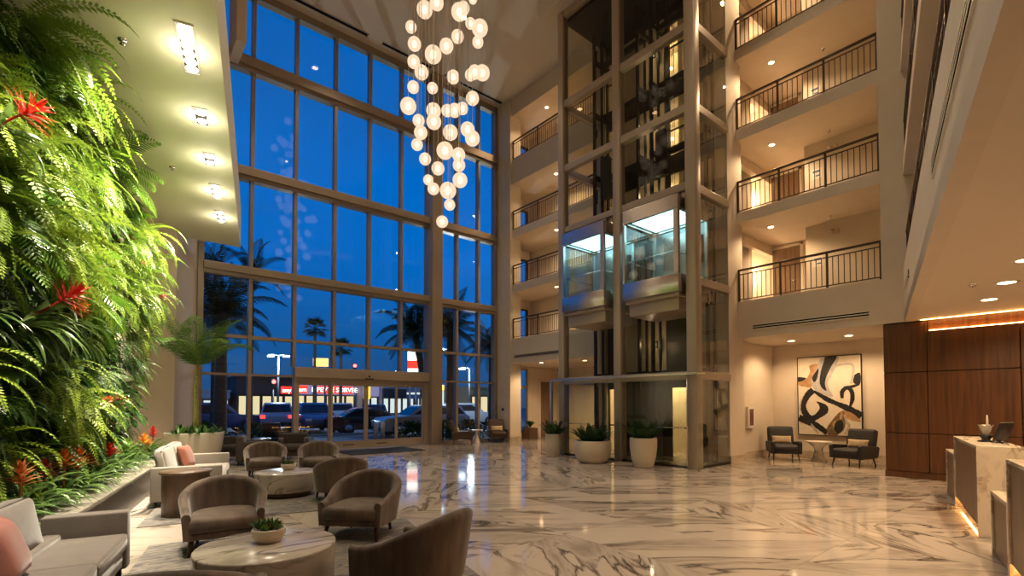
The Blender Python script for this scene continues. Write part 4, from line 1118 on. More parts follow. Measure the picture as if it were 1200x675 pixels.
# ---- lounge chairs with wooden legs
def lounge(label, x, y, face, mat, wood_leg='leg_wood', cushion=None):
    t = thing('lounge_chair', label, 'armchair', (x, y, 0), math.atan2(face[1], face[0]))
    w = 0.78
    MB().rbox(-0.30, 0.40, -w/2+0.09, w/2-0.09, 0.27, 0.45, 0.035, 3, puff=0.012).build('seat_cushion', M[mat], t)
    MB().rbox(-0.34, 0.37, -w/2+0.02, w/2-0.02, 0.20, 0.29, 0.02, 2).build('seat_frame', M[mat], t)
    MB().rbox(-0.08, 0.08, -w/2+0.06, w/2-0.06, 0.0, 0.62, 0.04, 3, M=T(-0.30, 0, 0.32) @ Ry(-0.27), puff=0.012).build('backrest', M[mat], t)
    for s in (-1, 1):
        y0, y1 = (s*w/2-0.085, s*w/2) if s > 0 else (s*w/2, s*w/2+0.085)
        mb = MB(); prof = [(-0.38, 0.22), (0.38, 0.20), (0.41, 0.52), (0.36, 0.555), (-0.40, 0.50), (-0.45, 0.46)]
        vs = [(a, y0, b) for a, b in prof] + [(a, y1, b) for a, b in prof]; n = len(prof)
        mb.add(vs, [tuple(range(n)), tuple(range(n, 2*n))[::-1]] + [(i, n+i, n+(i+1) % n, (i+1) % n) for i in range(n)])
        mb.build('armrest', M[mat], t, bevel=0.018, seg=3)
    for sx, sy in ((0.31, 0.31), (0.31, -0.31), (-0.33, 0.30), (-0.33, -0.30)):
        MB().tube([(sx*0.95, sy*0.97, 0.24), (sx*1.18, sy*1.05, 0.0)], [0.026, 0.014], 10).build('leg', M[wood_leg], t)
    if cushion:
        c, s = math.cos(t.rotation_euler.z), math.sin(t.rotation_euler.z)
        pillow(cushion, 0, 0, 0.455, 0.50, 0.22, 0.12, 'cream_cushion', -0.3, 0, (x - 0.17*c, y - 0.17*s), t.rotation_euler.z)
    return t
lounge('charcoal lounge chair left of the wire table under the painting', 15.0, 5.85, (-0.78, -0.50), 'charcoal', cushion='patterned cream cushion on the left charcoal lounge chair')
lounge('charcoal lounge chair right of the wire table, turned to the left', 14.92, 4.12, (-0.985, 0.22), 'charcoal', cushion='cream cushion on the right charcoal lounge chair')
lounge('brown lounge chair by the window column, seen from its side', 10.98, 16.15, (0.72, -0.5), 'brown_leather', cushion='cream cushion on the brown lounge chair by the column')
lounge('brown lounge chair in the far corner at the end of the window wall', 12.72, 16.15, (-0.45, -0.9), 'brown_leather', cushion='cream cushion on the brown lounge chair in the far corner')
t = thing('wire_side_table', 'round side table on a flared wire base under the painting', 'side table', (15.3, 5.05, 0))
MB().lathe([(0.0, 0.535), (0.31, 0.535), (0.325, 0.545), (0.325, 0.555), (0.31, 0.56), (0.0, 0.56)], 36, cap=False).build('table_top', M['white_paint'], t)
mb = MB()
for k in range(28):
    a = 2*PI*k/28; c, s = math.cos(a), math.sin(a)
    mb.tube([(0.27*c, 0.27*s, 0.535), (0.12*c, 0.12*s, 0.40), (0.095*c, 0.095*s, 0.30), (0.13*c, 0.13*s, 0.14), (0.20*c, 0.20*s, 0.0)], 0.005, 5)
mb.build('wire_base', M['chrome'], t)
t = thing('tulip_table', 'small white tulip table between the brown lounge chairs', 'side table', (11.75, 16.3, 0))
MB().lathe([(0.0, 0.51), (0.26, 0.51), (0.28, 0.53), (0.26, 0.54), (0.0, 0.54)], 32, cap=False).build('table_top', M['white_paint'], t)
MB().lathe([(0.16, 0.0), (0.16, 0.012), (0.13, 0.05), (0.08, 0.22), (0.045, 0.38), (0.08, 0.51)], 28, cap=False).build('pedestal', M['white_paint'], t)

# ---- abstract painting
PT = thing('wall_painting', 'large abstract canvas of black, grey and tan strokes', 'painting', (16.18, 5.05, 0.69))
PW, PH = 1.60, 2.27
MB().box(-0.035, -0.006, -PW/2, PW/2, 0, PH).build('canvas', M['canvas'], PT)
f = MB(); e = 0.022
f.box(-0.045, 0.0, -PW/2-e, -PW/2, -e, PH+e).box(-0.045, 0.0, PW/2, PW/2+e, -e, PH+e).box(-0.045, 0, -PW/2, PW/2, -e, 0).box(-0.045, 0, -PW/2, PW/2, PH, PH+e)
f.build('frame', M['black'], PT)
def uv(px, py):
    v = (py-114+22*(px-92)/408)/508.0; u = (px-92-14*v)/404.0
    return (PW/2-u*PW, PH*(1-v))
lay_n = [0]
def spline(pts, n=8):
    out = []; m = len(pts)
    for i in range(m-1):
        p0, p1, p2, p3 = [Vector(pts[max(0, min(m-1, i+k))]) for k in (-1, 0, 1, 2)]
        for j in range(n):
            t_ = j/n; out.append(0.5*((2*p1)+(p2-p0)*t_+(2*p0-5*p1+4*p2-p3)*t_*t_+(3*p1-p0-3*p2+p3)*t_**3))
    out.append(Vector(pts[-1])); return out
def patch(poly, mat):
    """closed painted patch, given in picture points"""
    lay_n[0] += 1; x = -0.0355-0.0006*lay_n[0]
    P = spline([*poly, poly[0]], 6)[:-1]
    vs = [(x, *uv(p[0], p[1])) for p in P] + [(-0.034, *uv(p[0], p[1])) for p in P]; n = len(P)
    MB().add(vs, [tuple(range(n))] + [(i, (i+1) % n, n+(i+1) % n, n+i) for i in range(n)]).build('brush_patch', M[mat], PT)
def stroke(path, w, mat):
    lay_n[0] += 1; x = -0.0355-0.0006*lay_n[0]
    P = spline(path, 7); n = len(P); vs = []
    for i, p in enumerate(P):
        d = (P[min(i+1, n-1)]-P[max(i-1, 0)]); d = d/max(1e-6, d.length); nn = Vector((-d[1], d[0]))
        f_ = i/(n-1); k = f_*(len(w)-1); a = int(min(k, len(w)-2)); ww = w[a]+(w[a+1]-w[a])*(k-a); ww *= 1+0.08*math.sin(i*2.3)
        q = p+nn*ww/2; r = p-nn*ww/2
        vs += [(x, *uv(q[0], q[1])), (x, *uv(r[0], r[1])), (-0.034, *uv(q[0], q[1])), (-0.034, *uv(r[0], r[1]))]
    fs = []
    for i in range(n-1):
        a = 4*i; fs += [(a, a+1, a+5, a+4), (a+2, a, a+4, a+6), (a+1, a+3, a+7, a+5)]
    fs += [(0, 2, 3, 1), (4*n-4, 4*n-3, 4*n-1, 4*n-2)]
    MB().add(vs, fs).build('brush_stroke', M[mat], PT)
patch([(98, 248), (150, 250), (178, 200), (172, 165), (215, 150), (245, 162), (205, 215), (190, 300), (140, 302), (99, 292)], 'paint_tan')
patch([(245, 118), (300, 104), (362, 102), (352, 150), (318, 215), (296, 290), (330, 360), (260, 345), (205, 315), (186, 262), (212, 200)], 'paint_grey')
stroke([(310, 240), (340, 170), (400, 152), (450, 158), (452, 220), (440, 275)], [10, 14, 12, 14, 10], 'paint_grey')
patch([(275, 106), (350, 103), (318, 165), (288, 230), (278, 280), (288, 325), (256, 304), (242, 262), (252, 190), (268, 140)], 'paint_black')
patch([(200, 225), (222, 192), (233, 178), (234, 210), (222, 255), (206, 270), (192, 248)], 'paint_black')
patch([(97, 238), (150, 244), (132, 262), (98, 270)], 'paint_black')
stroke([(165, 320), (130, 380), (112, 440), (118, 470)], [6, 14, 10], 'paint_grey')
stroke([(200, 322), (160, 365), (136, 425), (148, 478), (188, 512), (240, 488), (282, 455), (278, 425), (225, 400)], [44, 40, 34, 44, 40, 34, 36, 26, 8], 'paint_black')
patch([(225, 395), (270, 412), (290, 450), (272, 482), (232, 500), (216, 485), (245, 440)], 'paint_black')
stroke([(205, 330), (290, 378), (350, 402), (420, 430), (502, 478)], [14, 34, 26, 40, 62], 'paint_black')
patch([(462, 218), (494, 206), (497, 270), (470, 276), (454, 262)], 'paint_black')
stroke([(388, 368), (388, 326), (418, 300), (446, 324), (450, 372), (436, 420)], [18, 26, 24, 26, 26, 12], 'paint_black')
stroke([(400, 302), (448, 292), (492, 276)], [20, 18, 10], 'paint_black')
patch([(385, 445), (450, 458), (502, 506), (450, 504), (408, 486)], 'paint_tan')
stroke([(105, 512), (160, 532), (222, 552), (296, 596)], [46, 40, 38, 34], 'paint_black')
stroke([(190, 545), (215, 580), (240, 604)], [8, 20, 10], 'paint_grey')
patch([(304, 612), (292, 570), (328, 512), (368, 462), (398, 452), (412, 500), (402, 560), (362, 602), (332, 618)], 'paint_brown')
patch([(325, 535), (345, 512), (352, 532), (336, 556)], 'paint_tan')
patch([(340, 572), (346, 532), (376, 505), (396, 522), (392, 570), (366, 592)], 'paint_black')
stroke([(402, 470), (420, 520), (432, 540), (404, 596)], [8, 16, 14, 6], 'paint_grey')
stroke([(385, 452), (384, 480), (376, 506)], [14, 18, 6], 'paint_tan')

# ---- wall fittings
t = thing('extinguisher_cabinet', 'white framed fire extinguisher cabinet on the recess side wall', 'cabinet', (14.52, 6.6, 0.89))
MB().box(-0.2, 0.2, -0.07, 0, 0, 0.62).build('body', M['white_paint'], t, bevel=0.008)
dr = MB().box(-0.2, -0.13, -0.085, -0.07, 0, 0.62).box(0.13, 0.2, -0.085, -0.07, 0, 0.62).box(-0.13, 0.13, -0.085, -0.07, 0, 0.07).box(-0.13, 0.13, -0.085, -0.07, 0.55, 0.62).build('door', M['white_paint'], t)
MB().box(-0.13, 0.13, -0.076, -0.072, 0.07, 0.55).build('glass_pane', pbr('cabinet_window_red', (0.16, 0.055, 0.045), 0.15), dr)
t = thing('light_switch', 'white switch plate on the wall right of the lift tower', 'switch', (13.98, 6.6, 1.52))
MB().rbox(-0.045, 0.045, -0.012, 0, 0, 0.12, 0.005, 2).build('plate', M['white_paint'], t)
MB().box(-0.016, 0.016, -0.018, -0.012, 0.03, 0.09).build('rocker', M['cream_cushion'], t)
t = thing('wall_sensor', 'tiny round sensor above the switch plate', 'sensor', (13.98, 6.595, 2.13))
MB().cyl((0, 0.005, 0), (0, -0.015, 0), 0.03, n=14).build('sensor_body', M['white_paint'], t)
t = thing('wall_switch', 'small dark call point on the pier by the far corner', 'switch', (13.29, 16.5, 1.35))
MB().rbox(-0.03, 0.01, -0.05, 0.05, -0.06, 0.06, 0.005, 2).build('plate', M['black_plastic'], t)

# ---- reception desks
def desk(label, q0, q1, top, high=True, gapled=False):
    t = thing('reception_desk', label, 'desk', (*QN((q0+q1)/2, -0.93), 0), RZQ)
    h = (q1-q0)/2; dpt = 0.42; e = 0.035
    MB().box(-h, h, -dpt, 0.0, top-e, top).box(-h, -h+e, -dpt, 0.0, 0, top-e).box(h-e, h, -dpt, 0.0, 0, top-e).build('marble_waterfall', M['desk_marble'], t, bevel=0.003)
    MB().box(-h+e, h-e, -0.05, -0.02, 0.13 if high else 0.03, top-e).build('front_panel', M['desk_panel'], t)
    MB().box(-h+e, h-e, -dpt+0.02, -0.09, 0.0, top-e).build('body', M['walnut_dark'], t)
    if high:
        MB().box(-h+e, h-e, -0.088, -0.076, 0.10, 0.125).build('led_strip', M['led_warm'], t)
    return t
M['desk_panel'] = wood('bronze_brown_panel', (0.10, 0.055, 0.030), (0.155, 0.09, 0.05), 0.4, (5, 5, 0.8))
desk('tall reception desk with marble waterfall end and glowing base', 8.14, 10.42, 1.09)
desk('low counter at the far end of the glowing reception desk', 10.44, 11.6, 0.80, False)
desk('tall reception desk cut off by the right picture edge', 4.0, 6.40, 1.09)
desk('low counter joined to the desk at the right picture edge', 6.42, 7.25, 0.68, False)
dq = QN(9.35, -1.12)
t = thing('monitor', 'black monitor seen from behind on the tall reception desk', 'monitor', (*QN(9.0, -1.25), 1.09), RZQ-0.5)
MB().rbox(-0.17, 0.17, -0.015, 0.015, 0.03, 0.28, 0.006, 2, M=Rx(0.32)).build('screen', M['black_plastic'], t)
MB().box(-0.09, 0.09, -0.07, 0.05, 0, 0.012).cyl((0, -0.0, 0.0), (0, -0.05, 0.2), 0.018, n=10).build('stand', M['black_plastic'], t)
t = thing('desk_caddy', 'dark desk caddy with white paper and a tall white stick', 'desk caddy', (*QN(9.1, -1.14), 1.09), RZQ)
MB().lathe([(0.0, 0), (0.085, 0), (0.09, 0.01), (0.04, 0.025), (0.06, 0.06), (0.07, 0.10), (0, 0.10)], 24, cap=False).build('holder', M['black_plastic'], t)
mb = MB()
for i in range(9):
    a = i*2.4; p = arc(Vector((math.cos(a)*0.38, math.sin(a)*0.38, 1.0)), 0.15, 6, 0.12, (0.02*math.cos(a), 0.02*math.sin(a), 0.09))
    mb.ribbon(p, [0.02, 0.035, 0.045, 0.045, 0.035, 0.01], sidevec(p, 1)[0], fold=0.3)
mb.build('paper', M['white_paint'], t)
MB().tube([(0.03, -0.02, 0.1), (0.03, -0.02, 0.30), (0.03, -0.02, 0.36)], [0.011, 0.011, 0.004], 8).build('stick', M['white_paint'], t)

M['sign_blue'] = pbr('sign_blue', (0.10, 0.13, 0.30), 0.5)
E_GAL, E_GALL, E_REC, E_RCP, E_ATR, E_SC, E_LAND, E_WALL, E_GLB = 190, 165, 135, 140, 300, 55, 45, 2100, 14

# ================================================================== LAMPS
WARM = (1.0, 0.69, 0.38); WARM2 = (1.0, 0.80, 0.57); WHITE = (1.0, 0.88, 0.66)
def lamp(kind, name, loc, energy, col=WARM, parent=None, size=0.06, angle=120, blend=0.6, target=None, sx=None, sy=None):
    d = bpy.data.lights.new(name, kind); d.energy = energy; d.color = col
    if kind == 'AREA':
        d.shape = 'RECTANGLE'; d.size = sx; d.size_y = sy
    else: d.shadow_soft_size = size
    if kind == 'SPOT': d.spot_size = R_(angle); d.spot_blend = blend
    o = link(bpy.data.objects.new(name, d)); o.location = loc
    if target is not None:
        v = Vector(target)-Vector(loc); o.rotation_euler = v.to_track_quat('-Z', 'Y').to_euler()
    if parent is not None: o.parent = parent
    return o
def downlight(label, x, y, z, energy=60, r=0.075, angle=150, col=WARM, lens='lamp_warm', group=None):
    t = thing('recessed_downlight', label, 'ceiling light', (x, y, z), 0, group)
    MB().lathe([(r, -0.006), (r*1.35, -0.008), (r*1.4, 0.0), (r*1.05, 0.004), (r, -0.006)], 24, cap=False).build('trim_ring', M['white_paint'], t)
    MB().lathe([(0.0, -0.004), (r, -0.004)], 24, cap=False).build('lens', M[lens], t)
    lamp('SPOT', 'downlight_beam', (0, 0, -0.03), energy, col, t, 0.05, angle, 0.5)
    return t
lv = ['lowest', 'second', 'third', 'topmost']
for k, (x, y, z) in enumerate(((14.4, 5.86, 6.57), (14.35, 5.78, 8.87), (14.25, 5.72, 11.15), (14.2, 5.7, 13.7))):
    downlight('downlight in the ceiling of the %s gallery right of the lifts' % lv[k], x, y, z, E_GAL, 0.07)
for k, (x, y, z) in enumerate(((14.1, 14.05, 6.33), (14.15, 14.1, 8.68), (14.15, 14.1, 11.0), (14.1, 14.6, 13.98))):
    downlight('downlight in the ceiling of the %s gallery left of the lifts' % lv[k], x, y, z, E_GALL, 0.07)
downlight('left downlight in the ground floor ceiling by the brown door', 14.05, 14.9, 3.3, E_REC*1.2, 0.08)
downlight('downlight in the ground floor ceiling seen through the lift glass', 14.6, 13.0, 3.3, E_REC*1.2, 0.08)
downlight('left downlight in the recess ceiling over the painting', 15.0, 5.6, 3.38, E_REC, 0.085)
downlight('right downlight in the recess ceiling over the painting', 15.0, 4.2, 3.38, E_REC, 0.085)
MB_ = None
rl = [(11.63, 1.19, 'farther one of the reception ceiling downlights by the walnut wall'), (10.19, 0.85, 'middle one of the reception ceiling downlights'),
      (8.77, 0.55, 'nearest reception ceiling downlight at the right picture edge')]
for x, y, lab in rl: downlight(lab, x, y, 3.38, E_RCP, 0.10)
for x, y in ((7.2, 0.2), (5.4, -0.3), (11.8, -1.2), (9.2, -1.8), (6.4, -2.2)):
    downlight('downlight in the reception ceiling out of the picture', x, y, 3.38, E_RCP, 0.10, group='reception downlights out of the picture')
for x, y in ((3.6, 8.0), (3.4, 12.6), (7.5, 6.0), (9.2, 13.6), (8.0, 2.4), (3.0, 3.4), (10.6, 4.4), (6.2, 14.6), (0.8, 0.0), (5.0, -3.0)):  # unseen downlights added as general fill for lobby floor and seating
    downlight('added fill downlight in the high atrium ceiling out of the picture', x, y, CZ, E_ATR*(2.0 if x < 3.7 else 1), 0.12, 92, WARM2, group='added atrium fill downlights out of the picture')
for k, z in enumerate((4.39, 6.85, 9.18, 11.45)):
    t = thing('wall_sconce', 'glowing wall sconce at the left end of the %s gallery right of the lifts' % lv[k], 'wall lamp', (16.3, 7.38, z+1.35))
    MB().box(-0.03, 0, -0.06, 0.06, -0.2, 0.2).build('back_plate', M['steel'], t)
    MB().rbox(-0.13, -0.03, -0.075, 0.075, -0.24, 0.24, 0.02, 2).build('shade', M['sconce_glow'], t)
    lamp('POINT', 'sconce_light', (-0.3, 0, 0), E_SC, WARM, t, 0.08)
for k, (a, b) in enumerate(lobbies):
    t = thing('ceiling_lamp', 'ceiling lamp behind the lift doors, %s landing' % (['ground'] + lv)[k], 'ceiling light', (14.3, 9.2, b))
    MB().lathe([(0.0, -0.06), (0.16, -0.05), (0.18, 0.0)], 24, cap=False).build('bowl', M['sconce_glow'], t)
    lamp('POINT', 'corridor_light', (0, 0, -0.2), E_LAND if k else E_LAND*8, (1.0, 0.80, 0.46), t, 0.1)

# ---- soffit fixtures that light the living wall
fx = [(6.94, 7.92, 6, 'long soffit light with six lamps, nearest of the row'), (8.85, 9.35, 2, 'second soffit light from the left picture edge'),
      (10.38, 10.90, 2, 'third soffit light, middle of the row'), (11.82, 12.60, 3, 'fourth soffit light of the row'), (13.40, 14.25, 3, 'farthest soffit light by the window end')]
for l0, l1, n, lab in fx + [(4.6, 5.5, 5, 'soffit light out of the picture above the lower left sofa')]:
    x, y = LR((l0+l1)/2, -0.84); h = (l1-l0)/2
    t = thing('soffit_light', lab, 'ceiling light', (x, y, 6.15), RZL)
    MB().box(-0.10, 0.10, -h-0.02, -h, -0.012, 0).box(-0.10, 0.10, h, h+0.02, -0.012, 0).box(-0.10, -0.08, -h, h, -0.012, 0).box(0.08, 0.10, -h, h, -0.012, 0).build('frame', M['white_paint'], t)
    MB().box(-0.08, 0.08, -h, h, -0.003, 0.0).build('housing', M['steel'], t)
    for k in range(n):
        yy = -h + (k+0.5)*2*h/n; rr = min(0.07, h/n*0.85)
        MB().lathe([(0.0, -0.010), (rr, -0.008), (rr, -0.003)], 20, cap=False, M=T(0, yy, 0)).build('lamp', M['lamp_white'], t)
    last = l0 > 13
    lamp('SPOT', 'wall_wash', (0, 0, -0.06), E_WALL*(0.75 if last else 1), WHITE, t, 0.10, 76, 0.9, target=(-1.5, -1.6 if last else 0, -3.2))
    lamp('POINT', 'lamp_glow', (0, 0, -0.22), 11, WHITE, t, 0.08)
for l, r, lab in ((7.6, -1.55, 'nearer sprinkler head on the soffit'), (11.3, -1.5, 'farther sprinkler head on the soffit')):
    x, y = LR(l, r); t = thing('ceiling_sprinkler', lab, 'sprinkler', (x, y, 6.15))
    MB().lathe([(0.05, 0), (0.045, -0.01), (0.012, -0.012), (0.012, -0.05), (0.03, -0.052), (0.03, -0.056), (0, -0.056)], 14, cap=False).build('head', M['steel'], t)
for x, y, z, lab in ((9.95, 1.19, 3.38, 'sprinkler head in the reception ceiling'), (14.75, 4.5, 8.87, 'sprinkler in the second gallery ceiling right of the lifts'), (14.75, 4.5, 6.57, 'sprinkler in the lowest gallery ceiling right of the lifts'), (14.75, 4.6, 11.15, 'sprinkler in the third gallery ceiling right of the lifts')):
    t = thing('ceiling_sprinkler', lab, 'sprinkler', (x, y, z))
    MB().lathe([(0.05, 0), (0.045, -0.01), (0.012, -0.012), (0.012, -0.05), (0.03, -0.052), (0.03, -0.056), (0, -0.056)], 14, cap=False).build('head', M['steel'], t)
for z, lab in ((6.85, 'second'), (9.18, 'third'), (4.39, 'lowest')):
    t = thing('room_sign', 'small pale sign on the gallery wall right of the lifts, %s level' % lab, 'sign', (15.2, 4.95, z+1.15))
    MB().box(-0.012, 0, -0.13, 0.13, -0.14, 0.14).build('plate', M['white_paint'], t)
    MB().box(-0.015, -0.012, -0.09, 0.09, 0.03, 0.09).box(-0.015, -0.012, -0.09, 0.02, -0.08, -0.04).build('marks', M['sign_blue'], t)
for z, lab in ((6.57, 'lowest'), (8.87, 'second')):
    t = thing('emergency_light', 'emergency light high on the %s gallery wall right of the lifts' % lab, 'wall lamp', (15.2, 4.55, z-0.3))
    MB().rbox(-0.06, 0, -0.13, 0.13, -0.05, 0.05, 0.01, 2).build('housing', M['cream_cushion'], t)
    MB().sphere((-0.07, -0.07, 0.02), 0.04).sphere((-0.07, 0.07, 0.02), 0.04).build('lamp_head', M['white_paint'], t)

# ---- chandelier of hanging glass globes
GLOBES = [(-0.34, 0.46, 11.89, 0.18), (-0.54, -0.48, 11.37, 0.149), (-0.09, -0.79, 11.18, 0.172), (0.21, -0.94, 11.56, 0.091), (-0.56, 0.78, 11.51, 0.129), (-0.76, 0.22, 10.64, 0.146), (-0.29, 0.1, 10.52, 0.188), (-0.22, -0.42, 10.48, 0.152), (0.11, -0.42, 10.88, 0.139), (0.28, -0.74, 11.11, 0.115), (0.44, -0.92, 10.96, 0.176), (0.56, -0.67, 10.81, 0.125), (-0.69, 0.38, 10.3, 0.14), (-0.36, 0.57, 10.27, 0.16), (0.15, -0.16, 9.99, 0.145), (0.64, -0.23, 10.22, 0.129), (0.68, -0.37, 10.24, 0.152), (0.92, -0.38, 10.32, 0.17), (-0.64, 0.49, 9.72, 0.134), (-0.54, -0.3, 9.34, 0.116), (0.65, -0.31, 9.56, 0.152), (-0.58, 0.87, 9.43, 0.185), (-0.1, 0.39, 9.27, 0.168), (-0.02, -0.15, 9.05, 0.132), (0.21, -0.14, 9.15, 0.15), (0.06, -0.72, 8.87, 0.128), (0.41, -0.23, 11.89, 0.143), (-0.57, 0.33, 8.8, 0.134), (-0.68, 0.02, 8.32, 0.146), (-0.56, -0.4, 8.45, 0.159), (-0.44, 0.64, 8.35, 0.133), (0.3, 0.2, 8.75, 0.173), (0.09, -0.9, 8.28, 0.152), (0.63, -0.34, 8.48, 0.17), (-0.14, -0.24, 7.94, 0.185), (-0.03, -0.69, 7.7, 0.145), (0.07, -0.56, 7.52, 0.138), (-0.32, 0.43, 7.93, 0.136), (0, 0.32, 7.74, 0.15), (-0.06, -0.8, 7.02, 0.159), (-0.33, 0.24, 7.31, 0.117), (-0.55, -0.38, 6.81, 0.127), (0.12, 0.02, 7.09, 0.186), (-0.07, -0.36, 6.55, 0.123), (0.11, 0.28, 6.35, 0.137), (-0.25, 0.47, 13.46, 0.148), (-0.04, -0.37, 13.12, 0.13), (-0.55, 0.73, 13.99, 0.144), (-0.63, -0.17, 13.53, 0.144), (-0, -0.99, 12.44, 0.147), (-0.57, 0.2, 13.23, 0.164), (-0.42, -0.72, 12.82, 0.148), (-0.89, -0.1, 13.02, 0.147), (-0.46, -0.12, 12.03, 0.161), (-0.15, -0.14, 13.38, 0.165), (-0.12, -0.81, 13.25, 0.139), (-0.07, -0.99, 12.36, 0.159)]
ch = thing('chandelier', 'tall cluster of glowing blown glass globes on thin wires', 'chandelier', (6.66, 10.66, 0))
MB().lathe([(0.0, CZ-0.06), (1.15, CZ-0.06), (1.2, CZ-0.04), (1.2, CZ)], 48, cap=False).build('canopy', M['ceiling'], ch)
def globemat():
    m, nt, N, Lk = newmat('bubbled_lamp_glass')
    out = N.new('ShaderNodeOutputMaterial')
    tr = N.new('ShaderNodeBsdfTransparent'); tr.inputs[0].default_value = (1.0, 0.97, 0.92, 1)
    e = N.new('ShaderNodeEmission'); e.inputs[0].default_value = (1.0, 0.74, 0.50, 1); e.inputs[1].default_value = 1.08
    g = N.new('ShaderNodeBsdfGlossy'); g.inputs['Roughness'].default_value = 0.05
    tc = N.new('ShaderNodeTexCoord'); n = N.new('ShaderNodeTexVoronoi'); n.inputs['Scale'].default_value = 22
    Lk.new(tc.outputs['Object'], n.inputs['Vector'])
    r = N.new('ShaderNodeMapRange'); r.inputs['From Min'].default_value = 0.05; r.inputs['From Max'].default_value = 0.6
    r.inputs['To Min'].default_value = 0.92; r.inputs['To Max'].default_value = 0.66; Lk.new(n.outputs['Distance'], r.inputs['Value'])
    m1 = N.new('ShaderNodeMixShader'); Lk.new(r.outputs[0], m1.inputs[0]); Lk.new(tr.outputs[0], m1.inputs[1]); Lk.new(e.outputs[0], m1.inputs[2])
    m2 = N.new('ShaderNodeMixShader'); m2.inputs[0].default_value = 0.05; Lk.new(m1.outputs[0], m2.inputs[1]); Lk.new(g.outputs[0], m2.inputs[2])
    Lk.new(m2.outputs[0], out.inputs[0]); m.cycles.emission_sampling = 'NONE'
    return m
M['globe'] = globemat()
M['bulb'] = emis('bulb_core', (1.0, 0.82, 0.60), 3.0)
M['wire'] = pbr('pale_hanging_wire', (0.62, 0.52, 0.42), 0.4, 0.3)
unit = MB().sphere((0, 0, 0), 1.0, 24, 16).build('globe', M['globe'], ch)
core = MB().sphere((0, 0, 0), 1.0, 14, 10).build('bulb', M['bulb'], None)
first = True
for i, (dx, dy, z, r) in enumerate(GLOBES):
    g = unit if first else link(unit.copy()); g.parent = ch
    g.location = (dx, dy, z); g.scale = (r*1.13, r*1.13, r*1.13)
    b = core if first else link(core.copy()); b.parent = g; b.scale = (0.38, 0.38, 0.52)
    MB().cyl((dx, dy, z+r*0.9), (dx, dy, CZ-0.06), 0.006, n=5).build('wire', M['wire'], ch)
    if i % 2 == 0: lamp('POINT', 'globe_light', (dx, dy, z), E_GLB, (1.0, 0.74, 0.46), ch, 0.06)
    first = False

# ================================================================== OUTSIDE
M['asphalt'] = pbr('asphalt', (0.075, 0.085, 0.10), 0.55, var=0.15, scale=3)
M['concrete'] = pbr('pale_concrete', (0.22, 0.23, 0.25), 0.7, var=0.1, scale=3)
M['palm_bark'] = pbr('palm_bark', (0.10, 0.07, 0.05), 0.9, var=0.5, scale=6, stretch=(1, 1, 5), bump=0.5, bscale=14)
M['night_leaf'] = leafmat('dusk_palm_leaf', (0.012, 0.028, 0.010), (0.03, 0.06, 0.02), 0.6)
M['hedge'] = leafmat('hedge_leaf', (0.02, 0.055, 0.012), (0.06, 0.12, 0.02), 0.6)
M['car_white'] = pbr('white_car_paint', (0.55, 0.57, 0.62), 0.25, coat=0.6)
M['car_silver'] = pbr('silver_car_paint', (0.42, 0.44, 0.48), 0.28, 0.5, coat=0.6)
M['car_blue'] = pbr('blue_car_paint', (0.05, 0.09, 0.22), 0.25, coat=0.6)
M['car_black'] = pbr('black_car_paint', (0.012, 0.013, 0.018), 0.2, coat=0.6)
M['car_glass'] = pbr('dark_car_glass', (0.012, 0.016, 0.025), 0.06)
M['tyre'] = pbr('tyre_rubber', (0.015, 0.015, 0.016), 0.85)
M['hub'] = pbr('alloy_wheel', (0.35, 0.36, 0.38), 0.3, 0.9)
M['tail'] = emis('red_tail_lamp', (1.0, 0.03, 0.02), 4.0)
M['tail_off'] = pbr('red_lens', (0.25, 0.01, 0.01), 0.2)
M['head'] = pbr('clear_lens', (0.6, 0.62, 0.66), 0.1, 0.2)
M['sign_red'] = emis('lit_red_sign', (1.0, 0.05, 0.03), 1.5)
M['sign_white'] = emis('lit_white_letters', (1.0, 0.93, 0.86), 3.0)
M['sign_orange'] = emis('lit_orange_sign', (1.0, 0.45, 0.08), 4.0)
M['sign_yellow'] = emis('lit_yellow_panel', (1.0, 0.58, 0.04), 1.6)
M['sign_green'] = emis('lit_green_panel', (0.03, 0.30, 0.14), 1.0)
M['shop_glow'] = emis('lit_shop_window', (1.0, 0.83, 0.46), 0.85)
M['shop_white'] = emis('lit_white_shop_window', (0.80, 0.88, 0.86), 0.9)
M['lilac_wall'] = emis('lit_lilac_fascia', (0.42, 0.40, 0.72), 0.55)
M['shop_wall'] = pbr('dark_shop_wall', (0.07, 0.05, 0.045), 0.8)
M['shop_pale'] = pbr('pale_shop_wall', (0.42, 0.40, 0.42), 0.7)
M['street_lamp'] = emis('street_lamp_head', (0.75, 0.95, 1.0), 12)
M['pole'] = pbr('galvanised_pole', (0.16, 0.17, 0.19), 0.4, 0.5)
M['tan_wall'] = pbr('tan_outdoor_wall', (0.45, 0.33, 0.16), 0.8)

struct('exterior_ground', MB().box(-45, 130, 17.25, 140, -0.30, -0.06), M['asphalt'])
struct('exterior_sidewalk', MB().box(-20, 40, 16.95, 20.2, -0.28, -0.02), M['concrete'])
struct('exterior_kerb', MB().box(-20, 40, 25.6, 26.0, -0.1, 0.02), M['concrete'])

